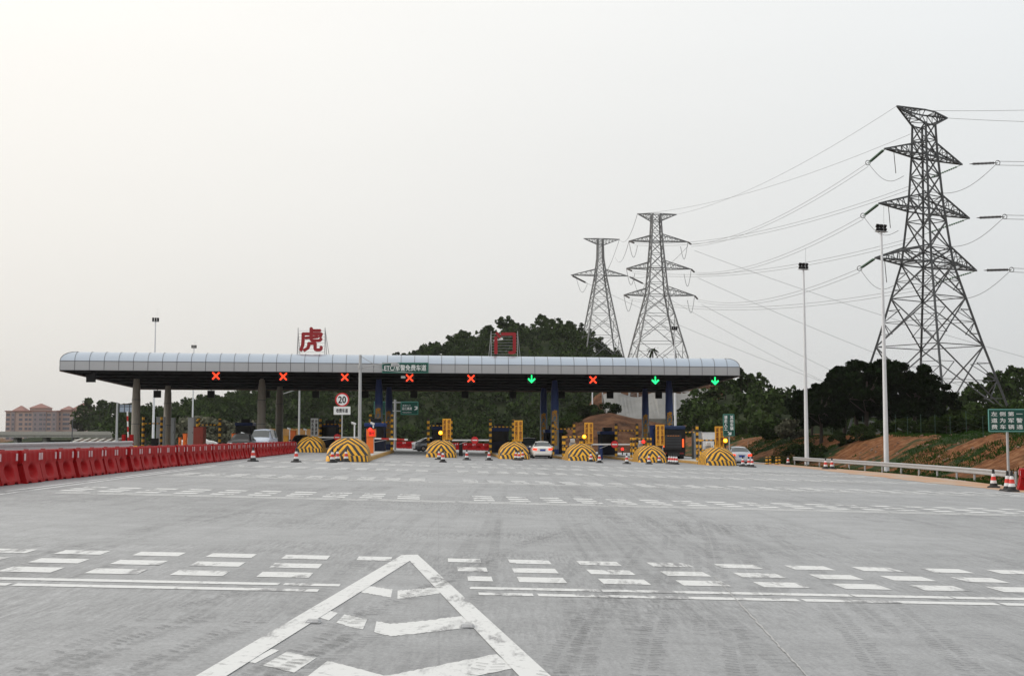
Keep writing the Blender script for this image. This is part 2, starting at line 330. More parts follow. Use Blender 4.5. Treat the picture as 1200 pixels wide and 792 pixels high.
def paving_mat():
    m = bpy.data.materials.new('brushed concrete paving'); m.use_nodes = True; nt = m.node_tree; b = nt.nodes["Principled BSDF"]
    tc = nt.nodes.new("ShaderNodeTexCoord")
    def nzz(s, d=6, r=.6, rz=0, sc=(1, 1, 1)):
        mp = nt.nodes.new("ShaderNodeMapping"); mp.inputs['Rotation'].default_value = (0, 0, rz); mp.inputs['Scale'].default_value = sc
        nt.links.new(tc.outputs['Object'], mp.inputs[0])
        n = nt.nodes.new("ShaderNodeTexNoise"); n.inputs['Scale'].default_value = s; n.inputs['Detail'].default_value = d; n.inputs['Roughness'].default_value = r
        nt.links.new(mp.outputs[0], n.inputs['Vector']); return n.outputs[0]
    def rng_(v, a, b_, c, d):
        r = nt.nodes.new("ShaderNodeMapRange"); nt.links.new(v, r.inputs['Value'])
        for k, q in zip(('From Min', 'From Max', 'To Min', 'To Max'), (a, b_, c, d)): r.inputs[k].default_value = q
        return r.outputs[0]
    big = rng_(nzz(.09, 4, .6, .3, (1, .6, 1)), .3, .7, .84, 1.14)
    med = rng_(nzz(.9, 8, .75), .3, .7, .82, 1.14)
    fine = rng_(nzz(30, 5, .85), .3, .7, .66, 1.3)
    patch = rng_(nzz(.22, 3, .6), .42, .6, .15, 1)
    bz = rng_(nzz(24, 3, .65, .75, (1, .09, 1)), .36, .68, .70, 1.14)
    mxb = nt.nodes.new("ShaderNodeMix"); nt.links.new(patch, mxb.inputs['Factor']); mxb.inputs[2].default_value = 1; nt.links.new(bz, mxb.inputs[3]); brush = mxb.outputs[0]
    brush2 = rng_(nzz(5, 5, .7, -.3, (.25, 1.2, 1)), .5, .75, 1, .86)
    v = mnode(nt, 'MULTIPLY', mnode(nt, 'MULTIPLY', big, med), mnode(nt, 'MULTIPLY', mnode(nt, 'MULTIPLY', fine, brush), brush2))
    # rubber tracks along the lanes, broken into tread blocks
    def tracks(rz, s, th, amt, seed):
        a = rng_(nzz(s, 1.5, .5, rz, (1, .009, 1)), th, th+.035, 0, 1)
        mp = nt.nodes.new("ShaderNodeMapping"); mp.inputs['Rotation'].default_value = (0, 0, rz); nt.links.new(tc.outputs['Object'], mp.inputs[0])
        sp_ = nt.nodes.new("ShaderNodeSeparateXYZ"); nt.links.new(mp.outputs[0], sp_.inputs[0])
        wob = mnode(nt, 'MULTIPLY', nzz(3, 2, .5), .5)
        tr = mnode(nt, 'SINE', mnode(nt, 'MULTIPLY', mnode(nt, 'ADD', sp_.outputs['Y'], mnode(nt, 'ADD', wob, mnode(nt, 'MULTIPLY', sp_.outputs['X'], .5))), 2*PI/.2))
        blk = mnode(nt, 'MULTIPLY', rng_(tr, -.4, .5, .35, 1), rng_(nzz(6, 4, .7), .35, .6, .2, 1))
        area = rng_(nzz(.16, 3, .6, seed), .44, .58, 0, 1)
        return mnode(nt, 'SUBTRACT', 1, mnode(nt, 'MULTIPLY', mnode(nt, 'MULTIPLY', mnode(nt, 'MULTIPLY', a, blk), area), amt))
    for rz, s, th, am, sd_ in ((.057, 3.2, .58, .30, .5), (-.25, 2.8, .59, .28, 1.4), (.33, 2.6, .6, .26, 2.3), (.6, 2.2, .62, .24, 3.1)):
        v = mnode(nt, 'MULTIPLY', v, tracks(rz, s, th, am, sd_))
    stain = rng_(nzz(.35, 7, .7, 1, (1, .5, 1)), .62, .74, 1, .8); v = mnode(nt, 'MULTIPLY', v, stain)
    # slab joints every 5 m across, 4.5 m along
    sp = nt.nodes.new("ShaderNodeSeparateXYZ"); mp = nt.nodes.new("ShaderNodeMapping"); mp.inputs['Rotation'].default_value = (0, 0, -ROADROT)
    nt.links.new(tc.outputs['Object'], mp.inputs[0]); nt.links.new(mp.outputs[0], sp.inputs[0])
    for ax, per, wd in (('X', 4.5, .004), ('Y', 5.0, .004)):
        fr = mnode(nt, 'FRACT', mnode(nt, 'DIVIDE', sp.outputs[ax], per)); j = mnode(nt, 'LESS_THAN', fr, wd)
        v = mnode(nt, 'MULTIPLY', v, mnode(nt, 'SUBTRACT', 1, mnode(nt, 'MULTIPLY', j, .1)))
    col = nt.nodes.new("ShaderNodeVectorMath"); col.operation = 'SCALE'; col.inputs[0].default_value = (.325, .332, .343); nt.links.new(v, col.inputs['Scale'])
    nt.links.new(col.outputs[0], b.inputs['Base Color']); b.inputs['Roughness'].default_value = .58; b.inputs['Specular IOR Level'].default_value = .5
    bp = nt.nodes.new("ShaderNodeBump"); bp.inputs['Strength'].default_value = .35; bp.inputs['Distance'].default_value = .01
    nt.links.new(mnode(nt, 'MULTIPLY', fine, brush), bp.inputs['Height']); nt.links.new(bp.outputs[0], b.inputs['Normal']); return m
PAVE = paving_mat()
ts2 = np.arange(-12, 261, 3.0)
V = []; cols_ = list(np.arange(PAVE_L, -32, 2.0))+[-32, -16]+[None]
for t in ts2:
    tt = float(t)
    for u in cols_:
        uu = (edge(tt)-.15)/RN if u is None else u/RN
        p = U2*uu+V2*tt; V.append((p.x, p.y, G(p.x, p.y)))
nu = len(cols_); idx = np.arange(nu*len(ts2)).reshape(len(ts2), nu)
pv = fastmesh('plaza_pavement', V, np.stack([idx[:-1, :-1], idx[:-1, 1:], idx[1:, 1:], idx[1:, :-1]], -1).reshape(-1, 4), PAVE); tag(pv, kind='structure')

# sandy edge spilled over the paving by the guardrail
def sand_mat():
    m = bpy.data.materials.new('spilled sand'); m.use_nodes = True; nt = m.node_tree; b = nt.nodes["Principled BSDF"]
    tc = nt.nodes.new("ShaderNodeTexCoord"); n = nt.nodes.new("ShaderNodeTexNoise"); n.inputs['Scale'].default_value = .8; n.inputs['Detail'].default_value = 8
    nt.links.new(tc.outputs['Object'], n.inputs['Vector']); r = nt.nodes.new("ShaderNodeValToRGB"); nt.links.new(n.outputs[0], r.inputs[0])
    e = r.color_ramp.elements; e[0].position = .35; e[0].color = (.40, .35, .30, 1); e[1].position = .6; e[1].color = (.44, .24, .13, 1)
    nt.links.new(r.outputs[0], b.inputs['Base Color']); b.inputs['Roughness'].default_value = .95; return m
SAND = sand_mat()
V = []; Fq = []; lowpts = []
for px, yl in zip([935, 975, 1040, 1085, 1125, 1160, 1190, 1230], [547.5, 552.5, 560, 565.2, 569, 573.2, 576.5, 580]):
    p = g(px, yl); lowpts.append((p.dot(V2), p.dot(U2)))
lowpts.sort()
for i in range(150):
    t = 44+i*.5; hi_ = (edge(t*RN)-.2)/RN; lo_ = float(np.interp(t, [a_ for a_, _ in lowpts], [b_ for _, b_ in lowpts]))+.35*mnoise.noise(Vector((t*.3, 0, 0)))+.18*mnoise.noise(Vector((t*1.3, 3, 0)))
    lo_ = min(lo_, hi_-.12); V += [tuple(road(hi_, t, .008)), tuple(road(lo_, t, .008))]
    if i: k = 2*i; Fq.append((k-2, k-1, k+1, k))
tag(fastmesh('sand_strip', V, Fq, SAND), kind='structure')

# ------------------------------------------------------------------ road markings
def paint_mat():
    m = bpy.data.materials.new('worn road paint'); m.use_nodes = True; nt = m.node_tree; b = nt.nodes["Principled BSDF"]
    tc = nt.nodes.new("ShaderNodeTexCoord")
    def nzz(s, rz, sc, d=5):
        mp = nt.nodes.new("ShaderNodeMapping"); mp.inputs['Rotation'].default_value = (0, 0, rz); mp.inputs['Scale'].default_value = sc
        nt.links.new(tc.outputs['Object'], mp.inputs[0]); n = nt.nodes.new("ShaderNodeTexNoise"); n.inputs['Scale'].default_value = s; n.inputs['Detail'].default_value = d; n.inputs['Roughness'].default_value = .7
        nt.links.new(mp.outputs[0], n.inputs['Vector']); return n.outputs[0]
    def rg(v, a, b_, c, d):
        r = nt.nodes.new("ShaderNodeMapRange"); nt.links.new(v, r.inputs['Value'])
        for k, q in zip(('From Min', 'From Max', 'To Min', 'To Max'), (a, b_, c, d)): r.inputs[k].default_value = q
        return r.outputs[0]
    smear = mnode(nt, 'MULTIPLY', rg(nzz(1.5, -.5, (1, .35, 1), 6), .53, .6, 0, 1), rg(nzz(10, .9, (1, .15, 1), 3), .38, .55, .1, 1))
    wear = rg(nzz(14, .3, (1, 1, 1), 6), .56, .68, 0, .55)
    f = mnode(nt, 'MAXIMUM', mnode(nt, 'MULTIPLY', smear, .85), wear)
    mx = nt.nodes.new("ShaderNodeMix"); mx.data_type = 'RGBA'; nt.links.new(f, mx.inputs['Factor'])
    mx.inputs[6].default_value = (.66, .67, .67, 1); mx.inputs[7].default_value = (.2, .2, .21, 1)
    nt.links.new(mx.outputs[2], b.inputs['Base Color']); b.inputs['Roughness'].default_value = .65; return m
PAINT = paint_mat()
class Marks:
    def __init__(s): s.V = []; s.F = []
    def quad(s, pts, dz=.004):
        o = len(s.V); s.V += [(p[0], p[1], G(p[0], p[1])+dz) for p in pts]; s.F.append((o, o+1, o+2, o+3))
    def rect(s, u0, u1, t0, t1, dz=.004): s.quad([U2*u0+V2*t0, U2*u1+V2*t0, U2*u1+V2*t1, U2*u0+V2*t1], dz)
    def build(s, name): return tag(fastmesh(name, s.V, s.F, PAINT), kind='structure')
def tdist(py): p = g(514, py); return p.y/RN+.0573*0
ref = {687: 0, 693.5: 0}
t_l1, t_l2, t_r = g(514, 694.3).y, g(514, 687.8).y, [g(514, y).y for y in (676.8, 666, 655.8)]
offs = [t_l1-t_l1, t_l2-t_l1]+[t-t_l1 for t in t_r]
for gi, (t0, ulo, uhi) in enumerate([(t_l1, -10.0, 24.5), (31.9, -9.3, 25), (45.6, -9.8, 27), (58.8, -10, 28), (69, -9.9, 29), (77.5, -8.5, 30)]):
    mk = Marks(); u = ulo
    def seg(u0, u1, t0_, t1_, g0, g1):
        if gi: mk.rect(u0, u1, t0_, t1_); return
        for a_, b_ in ((u0, min(u1, g0)), (max(u0, g1), u1)):
            if b_-a_ > .03: mk.rect(a_, b_, t0_, t1_)
    while u < uhi:                       # double line laid in short runs
        L = random.uniform(.9, 2.2); gap = random.choice([0, .02, .05])
        seg(u, min(uhi, u+L-gap), t0-.12, t0+.10, -1.22, .42)
        u += L
    u = ulo
    while u < uhi:
        L = random.uniform(.9, 2.2); gap = random.choice([0, .02, .05])
        seg(u, min(uhi, u+L-gap), t0+offs[1]-.11, t0+offs[1]+.11, -1.04, .34)
        u += L
    for r in range(3):
        w = .56 if gi else .54
        for k in range(-11, 31):
            a = (.92+.93*k) if k >= 0 else (-1.06+.945*(k+1))
            b = a+(.54 if k >= 0 else .58)
            if b < ulo+.2 or a > uhi: continue
            c = t0+offs[2+r]; j = random.uniform(-.02, .02); 
            if gi == 0 and k == -1:
                if r == 0 or r == 1: continue
                b = -.62
            mk.rect(a+j, b+j, c-w/2, c+w/2)
    if gi == 0:
        for r, (a, b) in enumerate(((.34, .62), (.24, .60), (.13, .56))):
            c = t0+offs[2+r]; mk.rect(a, b, c-.25, c+.25)
    mk.build('speed_reduction_marking')
mk = Marks()                              # edge lines beside the red barriers
for uu, t0, t1 in ((-10.55, 8, 96), (-10.2, 8, 60)):
    t = t0
    while t < t1:
        mk.rect(uu-.075, uu+.075, t, min(t1, t+5.9)); t += 6
mk.build('edge_line')
mk = Marks()                              # the striped triangle in the foreground
def gq(*pp): mk.quad([g(x, y) for x, y in pp], .006)
gq((230, 792), (266, 792), (480, 657.5), (471, 650.2)); gq((471, 650.2), (480, 657.5), (480.5, 657.5), (489.5, 650.0)); gq((489.5, 650.0), (480.5, 657.5), (608, 792), (645, 792))
def ext(a, b, y): k = (y-a[1])/(b[1]-a[1]); return (a[0]+(b[0]-a[0])*k, y)
gq(ext((471, 650.2), (230, 792), 1050), ext((480, 657.5), (266, 792), 1050), (266, 792), (230, 792)); gq((645, 792), (608, 792), ext((480.5, 657.5), (608, 792), 1050), ext((489.5, 650), (645, 792), 1050))
mk.build('chevron_marking')
mk = Marks()
def band(tp, bt_, gaps=(), seed=0):
    """a bar between an upper and a lower edge, laid as short irregular strokes with worn-away gaps (share of its length)"""
    n = 60; L = [0]
    for i in range(len(tp)-1): L.append(L[-1]+math.hypot(tp[i+1][0]-tp[i][0], tp[i+1][1]-tp[i][1]))
    def at(ps, f):
        d = f*L[-1]
        for i in range(len(L)-1):
            if d <= L[i+1] or i == len(L)-2:
                k = (d-L[i])/(L[i+1]-L[i]); return (ps[i][0]+(ps[i+1][0]-ps[i][0])*k, ps[i][1]+(ps[i+1][1]-ps[i][1])*k)
    def sl(f): return at(tp, f), at(bt_, f)
    J = [(random.uniform(-.5, .5), random.uniform(-.5, .5)) for _ in range(n+1)]
    for i in range(n):
        f0, f1 = i/n, (i+1)/n
        if any(a_ < (f0+f1)/2 < b_ for a_, b_ in gaps): continue
        (a0, c0_), (a1, c1) = sl(f0), sl(f1); j0, j1 = J[i], J[i+1]
        mk.quad([g(c0_[0], c0_[1]+j0[1]), g(c1[0], c1[1]+j1[1]), g(a1[0], a1[1]+j1[0]), g(a0[0], a0[1]+j0[0])], .003)
band([(428, 685.5), (467, 692), (516, 687.5)], [(417, 693), (467, 701.5), (524, 694)], [(.37, .44)])
band([(380, 714.5), (414, 722), (458, 731), (500, 727), (541, 721.5)], [(368, 722), (405, 733), (459, 745.5), (505, 740.5), (556, 734)], [(.1, .15), (.32, .38)])
band([(318, 760), (378, 772.5), (452, 792), (582, 766)], [(290, 775), (352, 790), (452, 815), (602, 783)], [(.03, .06), (.2, .25)])
band([(225, 830), (440, 900), (690, 838)], [(180, 855), (430, 945), (725, 868)])
mk.build('chevron_bars')

RUB = mat('tyre rubber film', (.07, .07, .072), .8, var=.3, scale=2); RUB.node_tree.nodes['Principled BSDF'].inputs['Alpha'].default_value = .24
sk = Marks()
def skid(pts, w, prob=.85, step=.11):
    """faint prints of tyre tread: two rows of small slanted blocks along a path"""
    P_ = [g(x, y) for x, y in pts]; s0 = 0
    for i in range(len(P_)-1):
        a_, b_ = P_[i], P_[i+1]; d = (b_-a_); d.z = 0; L = d.length; d.normalize(); q = Vector((-d.y, d.x, 0)); n = max(1, int(L/step))
        for k in range(n):
            if mnoise.noise(Vector((s0*.35, w*9, pts[0][0]))) < -.12: s0 += step; continue
            s0 += step; c = a_.lerp(b_, k/n)+q*.05*mnoise.noise(Vector((s0*.2, 1, 1)))
            for sg in (-1, 1):
                if random.random() > prob: continue
                h = random.uniform(.25, .36)*step; m0 = c+q*(sg*w*.06); m1 = c+q*(sg*w*random.uniform(.35, .5))+d*.05
                sk.quad([m0-d*h*.5, m1-d*h*.5, m1+d*h*.5, m0+d*h*.5], .008)
for off in (0, 110):
    for pts in ([(560, 800), (600, 740), (640, 700), (672, 665), (700, 640)], [(640, 800), (668, 750), (700, 705), (730, 660)], [(760, 800), (768, 740), (776, 700), (782, 650), (785, 610)], [(838, 800), (828, 740), (820, 700), (810, 650), (800, 610)],
                    [(980, 800), (950, 740), (920, 700), (890, 660), (850, 615)], [(1040, 800), (1000, 745), (965, 705)]):
        skid([(x+off*((y-512)/280), y) for x, y in pts], .26)
for pts, w in (([(395, 735), (452, 708), (500, 690), (540, 670), (590, 648), (660, 625)], .3), ([(380, 752), (430, 722), (480, 700), (520, 680), (570, 655)], .3), ([(300, 792), (345, 770), (400, 742)], .34), ([(310, 800), (365, 775), (425, 745)], .34),
               ([(20, 792), (120, 745), (220, 712), (300, 690)], .3), ([(60, 792), (150, 752), (240, 722)], .3), ([(150, 792), (230, 755), (300, 728)], .3), ([(900, 590), (800, 580), (700, 568)], .4), ([(600, 642), (640, 628), (690, 612)], .3)):
    skid(pts, w, .7); skid([(x+6, y-2.5) for x, y in pts], w*.8, .6)
tag(fastmesh('skid_marks', sk.V, sk.F, RUB), kind='structure')
ck = Marks(); pr = None                 # a pale filled crack
for i in range(60):
    f = i/59; px = 838+110*f+2.2*mnoise.noise(Vector((i*.5, 2, 0))); py = 676+118*f; p = g(px, py); w = .005+.006*random.random()
    if pr: ck.quad([pr[0]-Vector((w, 0, 0)), pr[0]+Vector((w, 0, 0)), p+Vector((w, 0, 0)), p-Vector((w, 0, 0))], .005)
    pr = (p,)
o = fastmesh('filled_crack', ck.V, ck.F, mat('crack filler', (.4, .4, .4), .8)); tag(o, kind='structure')

# ------------------------------------------------------------------ hills
def hill_mat(name, c1, c2, c3, s=.12):
    m = bpy.data.materials.new(name); m.use_nodes = True; nt = m.node_tree; b = nt.nodes["Principled BSDF"]; tc = nt.nodes.new("ShaderNodeTexCoord")
    n = nt.nodes.new("ShaderNodeTexNoise"); n.inputs['Scale'].default_value = s; n.inputs['Detail'].default_value = 10; n.inputs['Roughness'].default_value = .65
    nt.links.new(tc.outputs['Object'], n.inputs['Vector']); r = nt.nodes.new("ShaderNodeValToRGB"); nt.links.new(n.outputs[0], r.inputs[0])
    e = r.color_ramp.elements; e[0].position = .35; e[0].color = (*c1, 1); e[1].position = .68; e[1].color = (*c3, 1); e.new(.5).color = (*c2, 1)
    nt.links.new(r.outputs[0], b.inputs['Base Color']); b.inputs['Roughness'].default_value = .95; b.inputs['Specular IOR Level'].default_value = .1
    bp = nt.nodes.new("ShaderNodeBump"); bp.inputs['Strength'].default_value = .8; bp.inputs['Distance'].default_value = .6; n2 = nt.nodes.new("ShaderNodeTexNoise"); n2.inputs['Scale'].default_value = s*8; n2.inputs['Detail'].default_value = 8
    nt.links.new(tc.outputs['Object'], n2.inputs['Vector']); nt.links.new(n2.outputs[0], bp.inputs['Height']); nt.links.new(bp.outputs[0], b.inputs['Normal']); return m
HGREEN = hill_mat('hill undergrowth', (.012, .02, .008), (.025, .035, .013), (.04, .05, .02)); HRED = hill_mat('red laterite', (.035, .016, .008), (.09, .04, .02), (.17, .085, .045), .35)
class Hill:
    def __init__(s, name, ridge, Yr, Yf, Yb, zf, m, nx=120, ny=26, amp=1.0):
        s.X = [P(a, b, Yr).x for a, b in ridge]; s.Z = [P(a, b, Yr).z for a, b in ridge]; s.Yr, s.Yf, s.Yb, s.zf, s.amp = Yr, Yf, Yb, zf, amp
        V = []; xs = np.linspace(s.X[0], s.X[-1], nx); ys = np.concatenate([np.linspace(Yf, Yr, ny), np.linspace(Yr, Yb, ny//2)[1:]])
        for y in ys:
            for x in xs: V.append((x, y, s.h(x, y)))
        idx = np.arange(len(V)).reshape(len(ys), nx)
        o = fastmesh(name, V, np.stack([idx[:-1, :-1], idx[:-1, 1:], idx[1:, 1:], idx[1:, :-1]], -1).reshape(-1, 4), m)
        o.data.polygons.foreach_set('use_smooth', np.ones(len(o.data.polygons), bool)); tag(o, kind='structure'); s.o = o
    def h(s, x, y):
        H = float(np.interp(x, s.X, s.Z)); 
        k = smooth(s.Yf, s.Yr, y) if y <= s.Yr else 1-.6*smooth(s.Yr, s.Yb, y)
        edgef = smooth(s.X[0], s.X[0]+abs(s.X[-1]-s.X[0])*.04, x)*(1-smooth(s.X[-1]-abs(s.X[-1]-s.X[0])*.04, s.X[-1], x))
        return s.zf+(H-s.zf)*k*edgef+s.amp*edgef*k*(mnoise.noise(Vector((x*.06, y*.06, 5)))+.4*mnoise.noise(Vector((x*.25, y*.25, 7))))
H1 = Hill('wooded_hill', [(70, 516), (95, 512), (130, 507), (165, 498), (215, 490), (250, 480), (300, 472), (400, 452), (455, 438), (500, 421), (540, 409), (575, 402), (600, 398), (640, 392), (665, 396), (690, 408), (712, 424), (735, 444), (800, 464), (900, 486), (980, 506)], 430, 290, 520, -1.5, HGREEN)
H2 = Hill('right_hill', [(780, 508), (812, 492), (835, 474), (866, 463), (895, 474), (930, 488), (1000, 492), (1100, 490), (1150, 478), (1200, 470), (1300, 458), (1400, 470)], 245, 188, 330, .8, HGREEN)
H3 = Hill('red_mound', [(630, 518), (655, 508), (675, 494), (692, 487), (715, 484), (740, 490), (770, 496), (815, 500), (860, 506), (900, 514)], 222, 188, 250, -1.3, HRED, amp=.35)
H4 = Hill('red_cutting', [(664, 506), (684, 488), (696, 466), (708, 458), (730, 457), (790, 455), (840, 450), (870, 480)], 292, 262, 330, 2, HRED, amp=.6)

# ------------------------------------------------------------------ vegetation
def leaf_mat(name, dark, light, hue=.2, scale=.6):
    m = bpy.data.materials.new(name); m.use_nodes = True; nt = m.node_tree; b = nt.nodes["Principled BSDF"]; g_ = nt.nodes.new("ShaderNodeNewGeometry")
    tc = nt.nodes.new("ShaderNodeTexCoord"); n = nt.nodes.new("ShaderNodeTexNoise"); n.inputs['Scale'].default_value = scale; n.inputs['Detail'].default_value = 3; nt.links.new(g_.outputs['Position'], n.inputs['Vector'])
    a = mnode(nt, 'ADD', mnode(nt, 'MULTIPLY', n.outputs[0], 1.1), mnode(nt, 'MULTIPLY', g_.outputs['Random Per Island'], .45)); a = mnode(nt, 'SUBTRACT', a, .3)
    mx = nt.nodes.new("ShaderNodeMix"); mx.data_type = 'RGBA'; nt.links.new(a, mx.inputs['Factor']); mx.inputs[6].default_value = (*dark, 1); mx.inputs[7].default_value = (*light, 1)
    nt.links.new(mx.outputs[2], b.inputs['Base Color']); b.inputs['Roughness'].default_value = .95; b.inputs['Specular IOR Level'].default_value = .04; return m
LF = [leaf_mat('foliage deep', (.007, .014, .004), (.032, .05, .013)), leaf_mat('foliage mid', (.014, .028, .007), (.05, .08, .02)),
      leaf_mat('foliage fresh', (.03, .065, .012), (.07, .12, .025)), leaf_mat('foliage grey green', (.09, .095, .065), (.17, .17, .12)), leaf_mat('foliage black green', (.003, .005, .002), (.012, .024, .007))]  # fourth one is a paler grey-green than the rest
FOREST = leaf_mat('forest foliage', (.006, .012, .005), (.06, .095, .026), scale=.07)
def leaves(n, R, H0, H1_, nclump, leaf, seed, conic=False, gap=.55):
    """leaf quads gathered in clumps spread through a crown volume (x,y radius R, z from H0 to H1_)"""
    r = np.random.default_rng(seed); cz = (H0+H1_)/2; hz = (H1_-H0)/2
    d = r.normal(size=(nclump, 3)); d /= np.linalg.norm(d, axis=1)[:, None]; rad = r.uniform(.35, 1, nclump)**.6
    c = d*rad[:, None]*np.array([R, R, hz])*np.array([.78, .78, .8])
    if conic: c[:, :2] *= (1-(c[:, 2:]/hz+1)/2*.75)
    cr = r.uniform(.5, 1.1, nclump)*R*gap*.62
    k = r.integers(0, nclump, n); dd = r.normal(size=(n, 3)); dd /= np.linalg.norm(dd, axis=1)[:, None]
    p = c[k]+dd*(cr[k]*r.uniform(.3, 1, n)**.45)[:, None]*np.array([1, 1, .7]); p[:, 2] += cz
    a = r.normal(size=(n, 3)); a /= np.linalg.norm(a, axis=1)[:, None]; b = np.cross(a, r.normal(size=(n, 3))+np.array([0, 0, .6])); b /= np.linalg.norm(b, axis=1)[:, None]
    s = leaf*r.uniform(.6, 1.3, n)[:, None]
    V = np.stack([p-a*s*.5-b*s*.3, p+a*s*.35-b*s*.4, p+a*s*.6+b*s*.25, p-a*s*.3+b*s*.42], 1).reshape(-1, 3)
    return V, np.arange(4*n).reshape(-1, 4), c+np.array([0, 0, cz])
def tree_proto(name, label, H, R, nleaf, leaf, seed, m, base=.25, nclump=26, conic=False, gap=.55):
    t = thing(name, label, 'tree')
    V, Fq, cl = leaves(nleaf, R, H*base, H, nclump, leaf, seed, conic, gap); fastmesh('crown', V, Fq, m, t)
    b = MB(); rr = random.Random(seed); tr = .028*H; lean = Vector((rr.uniform(-.05, .05)*H, rr.uniform(-.05, .05)*H, 0)); top = lean+Vector((0, 0, H*.62))
    pts = [Vector((0, 0, -.6)), lean*.3+Vector((0, 0, H*.25)), top]
    b.cyl(pts[0], pts[1], tr, tr*.75, 8); b.cyl(pts[1], pts[2], tr*.75, tr*.3, 8)
    for i in range(0, nclump, 3):
        c = Vector(cl[i]); s = pts[1].lerp(pts[2], rr.uniform(0, .9)); b.cyl(s, s.lerp(c, .9), tr*.32, tr*.1, 5)
    b.build('trunk', M['bark'], t); return t
def settle(t, loc, rot, s, sz=None):
    t.location = loc; t.rotation_euler.z = rot; t.scale = (s, s, sz or s)
# continuous forest on the hills: nobody could count it
protos = [leaves(150, 3.3, .5, 7.2, 10, .85, 100+i, gap=.7)[0].reshape(-1, 4, 3) for i in range(5)]
def forest(name, hills):
    A = []
    for H, x0, x1, y0, y1, sp, smin, smax in hills:
        for x in np.arange(x0, x1, sp):
            for y in np.arange(y0, y1, sp):
                xx = x+random.uniform(-.5, .5)*sp; yy = y+random.uniform(-.5, .5)*sp
                if xx/yy < -.31+.03*mnoise.noise(Vector((yy*.1, 0, 0))): continue
                s = random.uniform(smin, smax); a = random.uniform(0, 6.28)
                q = protos[random.randrange(5)].copy()*np.array([s, s, s*random.uniform(.8, 1.2)]); ca, sa = math.cos(a), math.sin(a)
                qx = q[..., 0]*ca-q[..., 1]*sa; qy = q[..., 0]*sa+q[..., 1]*ca; q[..., 0] = qx+xx; q[..., 1] = qy+yy; q[..., 2] += H.h(xx, yy)-.6
                A.append(q)
    V = np.concatenate(A).reshape(-1, 3); o = fastmesh(name, V, np.arange(len(V)).reshape(-1, 4), FOREST); return tag(o, kind='stuff')
f1 = forest('forest', [(H1, -158, 96, 296, 446, 4.6, .5, .9)]); f1['label'] = 'dense dark green wood covering the hill behind the toll canopy'; f1['category'] = 'wood'
f2 = forest('forest_right', [(H2, 34, 128, 200, 262, 4.6, .45, .8)]); f2['label'] = 'dense dark wood on the low hill right of the toll canopy'; f2['category'] = 'wood'
f2.name = 'forest'
# single trees that stand out on the skylines
KA = tree_proto('broadleaf_tree', '', 8, 3.4, 1500, .5, 11, LF[1]); KB = tree_proto('broadleaf_tree', '', 7, 2.6, 1100, .5, 12, LF[0], nclump=18)
KC = tree_proto('conifer_tree', '', 9, 1.7, 900, .45, 13, LF[0], base=.12, conic=True)
used = set()
def plant(k, loc, s, label, group, rot=None, sz=None):
    t = k if k.name not in used else copy_tree(k); used.add(k.name)
    settle(t, loc, random.uniform(0, 6.28) if rot is None else rot, s, sz); t['label'] = label; t['group'] = group; return t
for i, (px, k, s) in enumerate([(470, KB, 1.2), (482, KB, 1.1), (504, KC, 1.0), (513, KA, .9), (543, KA, 1.0), (572, KA, 1.0), (592, KA, 1.35), (610, KB, 1.0), (636, KA, 1.15), (652, KB, 1.2), (668, KA, 1.0), (682, KC, 1.25), (700, KB, 1.2), (714, KB, .9)]):
    X = (px-600)/F*425; plant(k, (X, 425, H1.h(X, 425)-.3), s*.78, f'{ordn(i)} taller tree from the left along the skyline of the wooded hill', 'taller trees on the hill skyline')
for i, (px, k, s) in enumerate([(833, KB, .6), (850, KA, .6), (868, KC, .65), (876, KC, .5), (886, KA, .62), (903, KC, .5), (909, KB, .5), (917, KC, .42), (1120, KA, .6), (1144, KA, .75), (1170, KA, .9), (1192, KA, .95)]):
    X = (px-600)/F*240; plant(k, (X, 240, H2.h(X, 240)-.3), s*1.05, f'{ordn(i)} tree from the left on the skyline of the low right hill', 'trees on the right hill skyline')
BIG = [tree_proto('banyan_tree', '', 8.4, 3.9, 6500, .36, 21, LF[4], base=.1, nclump=38, gap=.38), tree_proto('banyan_tree', '', 8.4, 3.6, 6000, .36, 22, LF[4], base=.1, nclump=34, gap=.38)]
for i, (px, Y, s, k) in enumerate([(961, 128, .9, 0), (988, 132, 1.02, 1), (1014, 128, 1.12, 0), (1042, 131, 1.08, 1), (1070, 127, .98, 0), (1096, 133, .8, 1), (950, 139, .74, 1), (1004, 140, 1.12, 1), (1058, 139, 1.05, 0)]):
    X = (px-600)/F*Y
    plant(BIG[k], (X, Y, G(X, Y)-.3), s, f'{ORD[i if i < 6 else i-6]} tree from left, '+('front' if i < 6 else 'rear')+' row of the big dark clump behind light poles', 'dark trees of the big clump behind the light poles')
LOW = [tree_proto('shrub', '', 3.0, 2.6, 1500, .3, 31, LF[0], base=0, nclump=16), tree_proto('shrub', '', 3.0, 2.4, 1500, .3, 32, LF[1], base=0, nclump=16), tree_proto('shrub', '', 3.2, 2.8, 1500, .4, 33, LF[3], base=0, nclump=16)]
for k in LOW: k['category'] = 'shrub'
j = 0
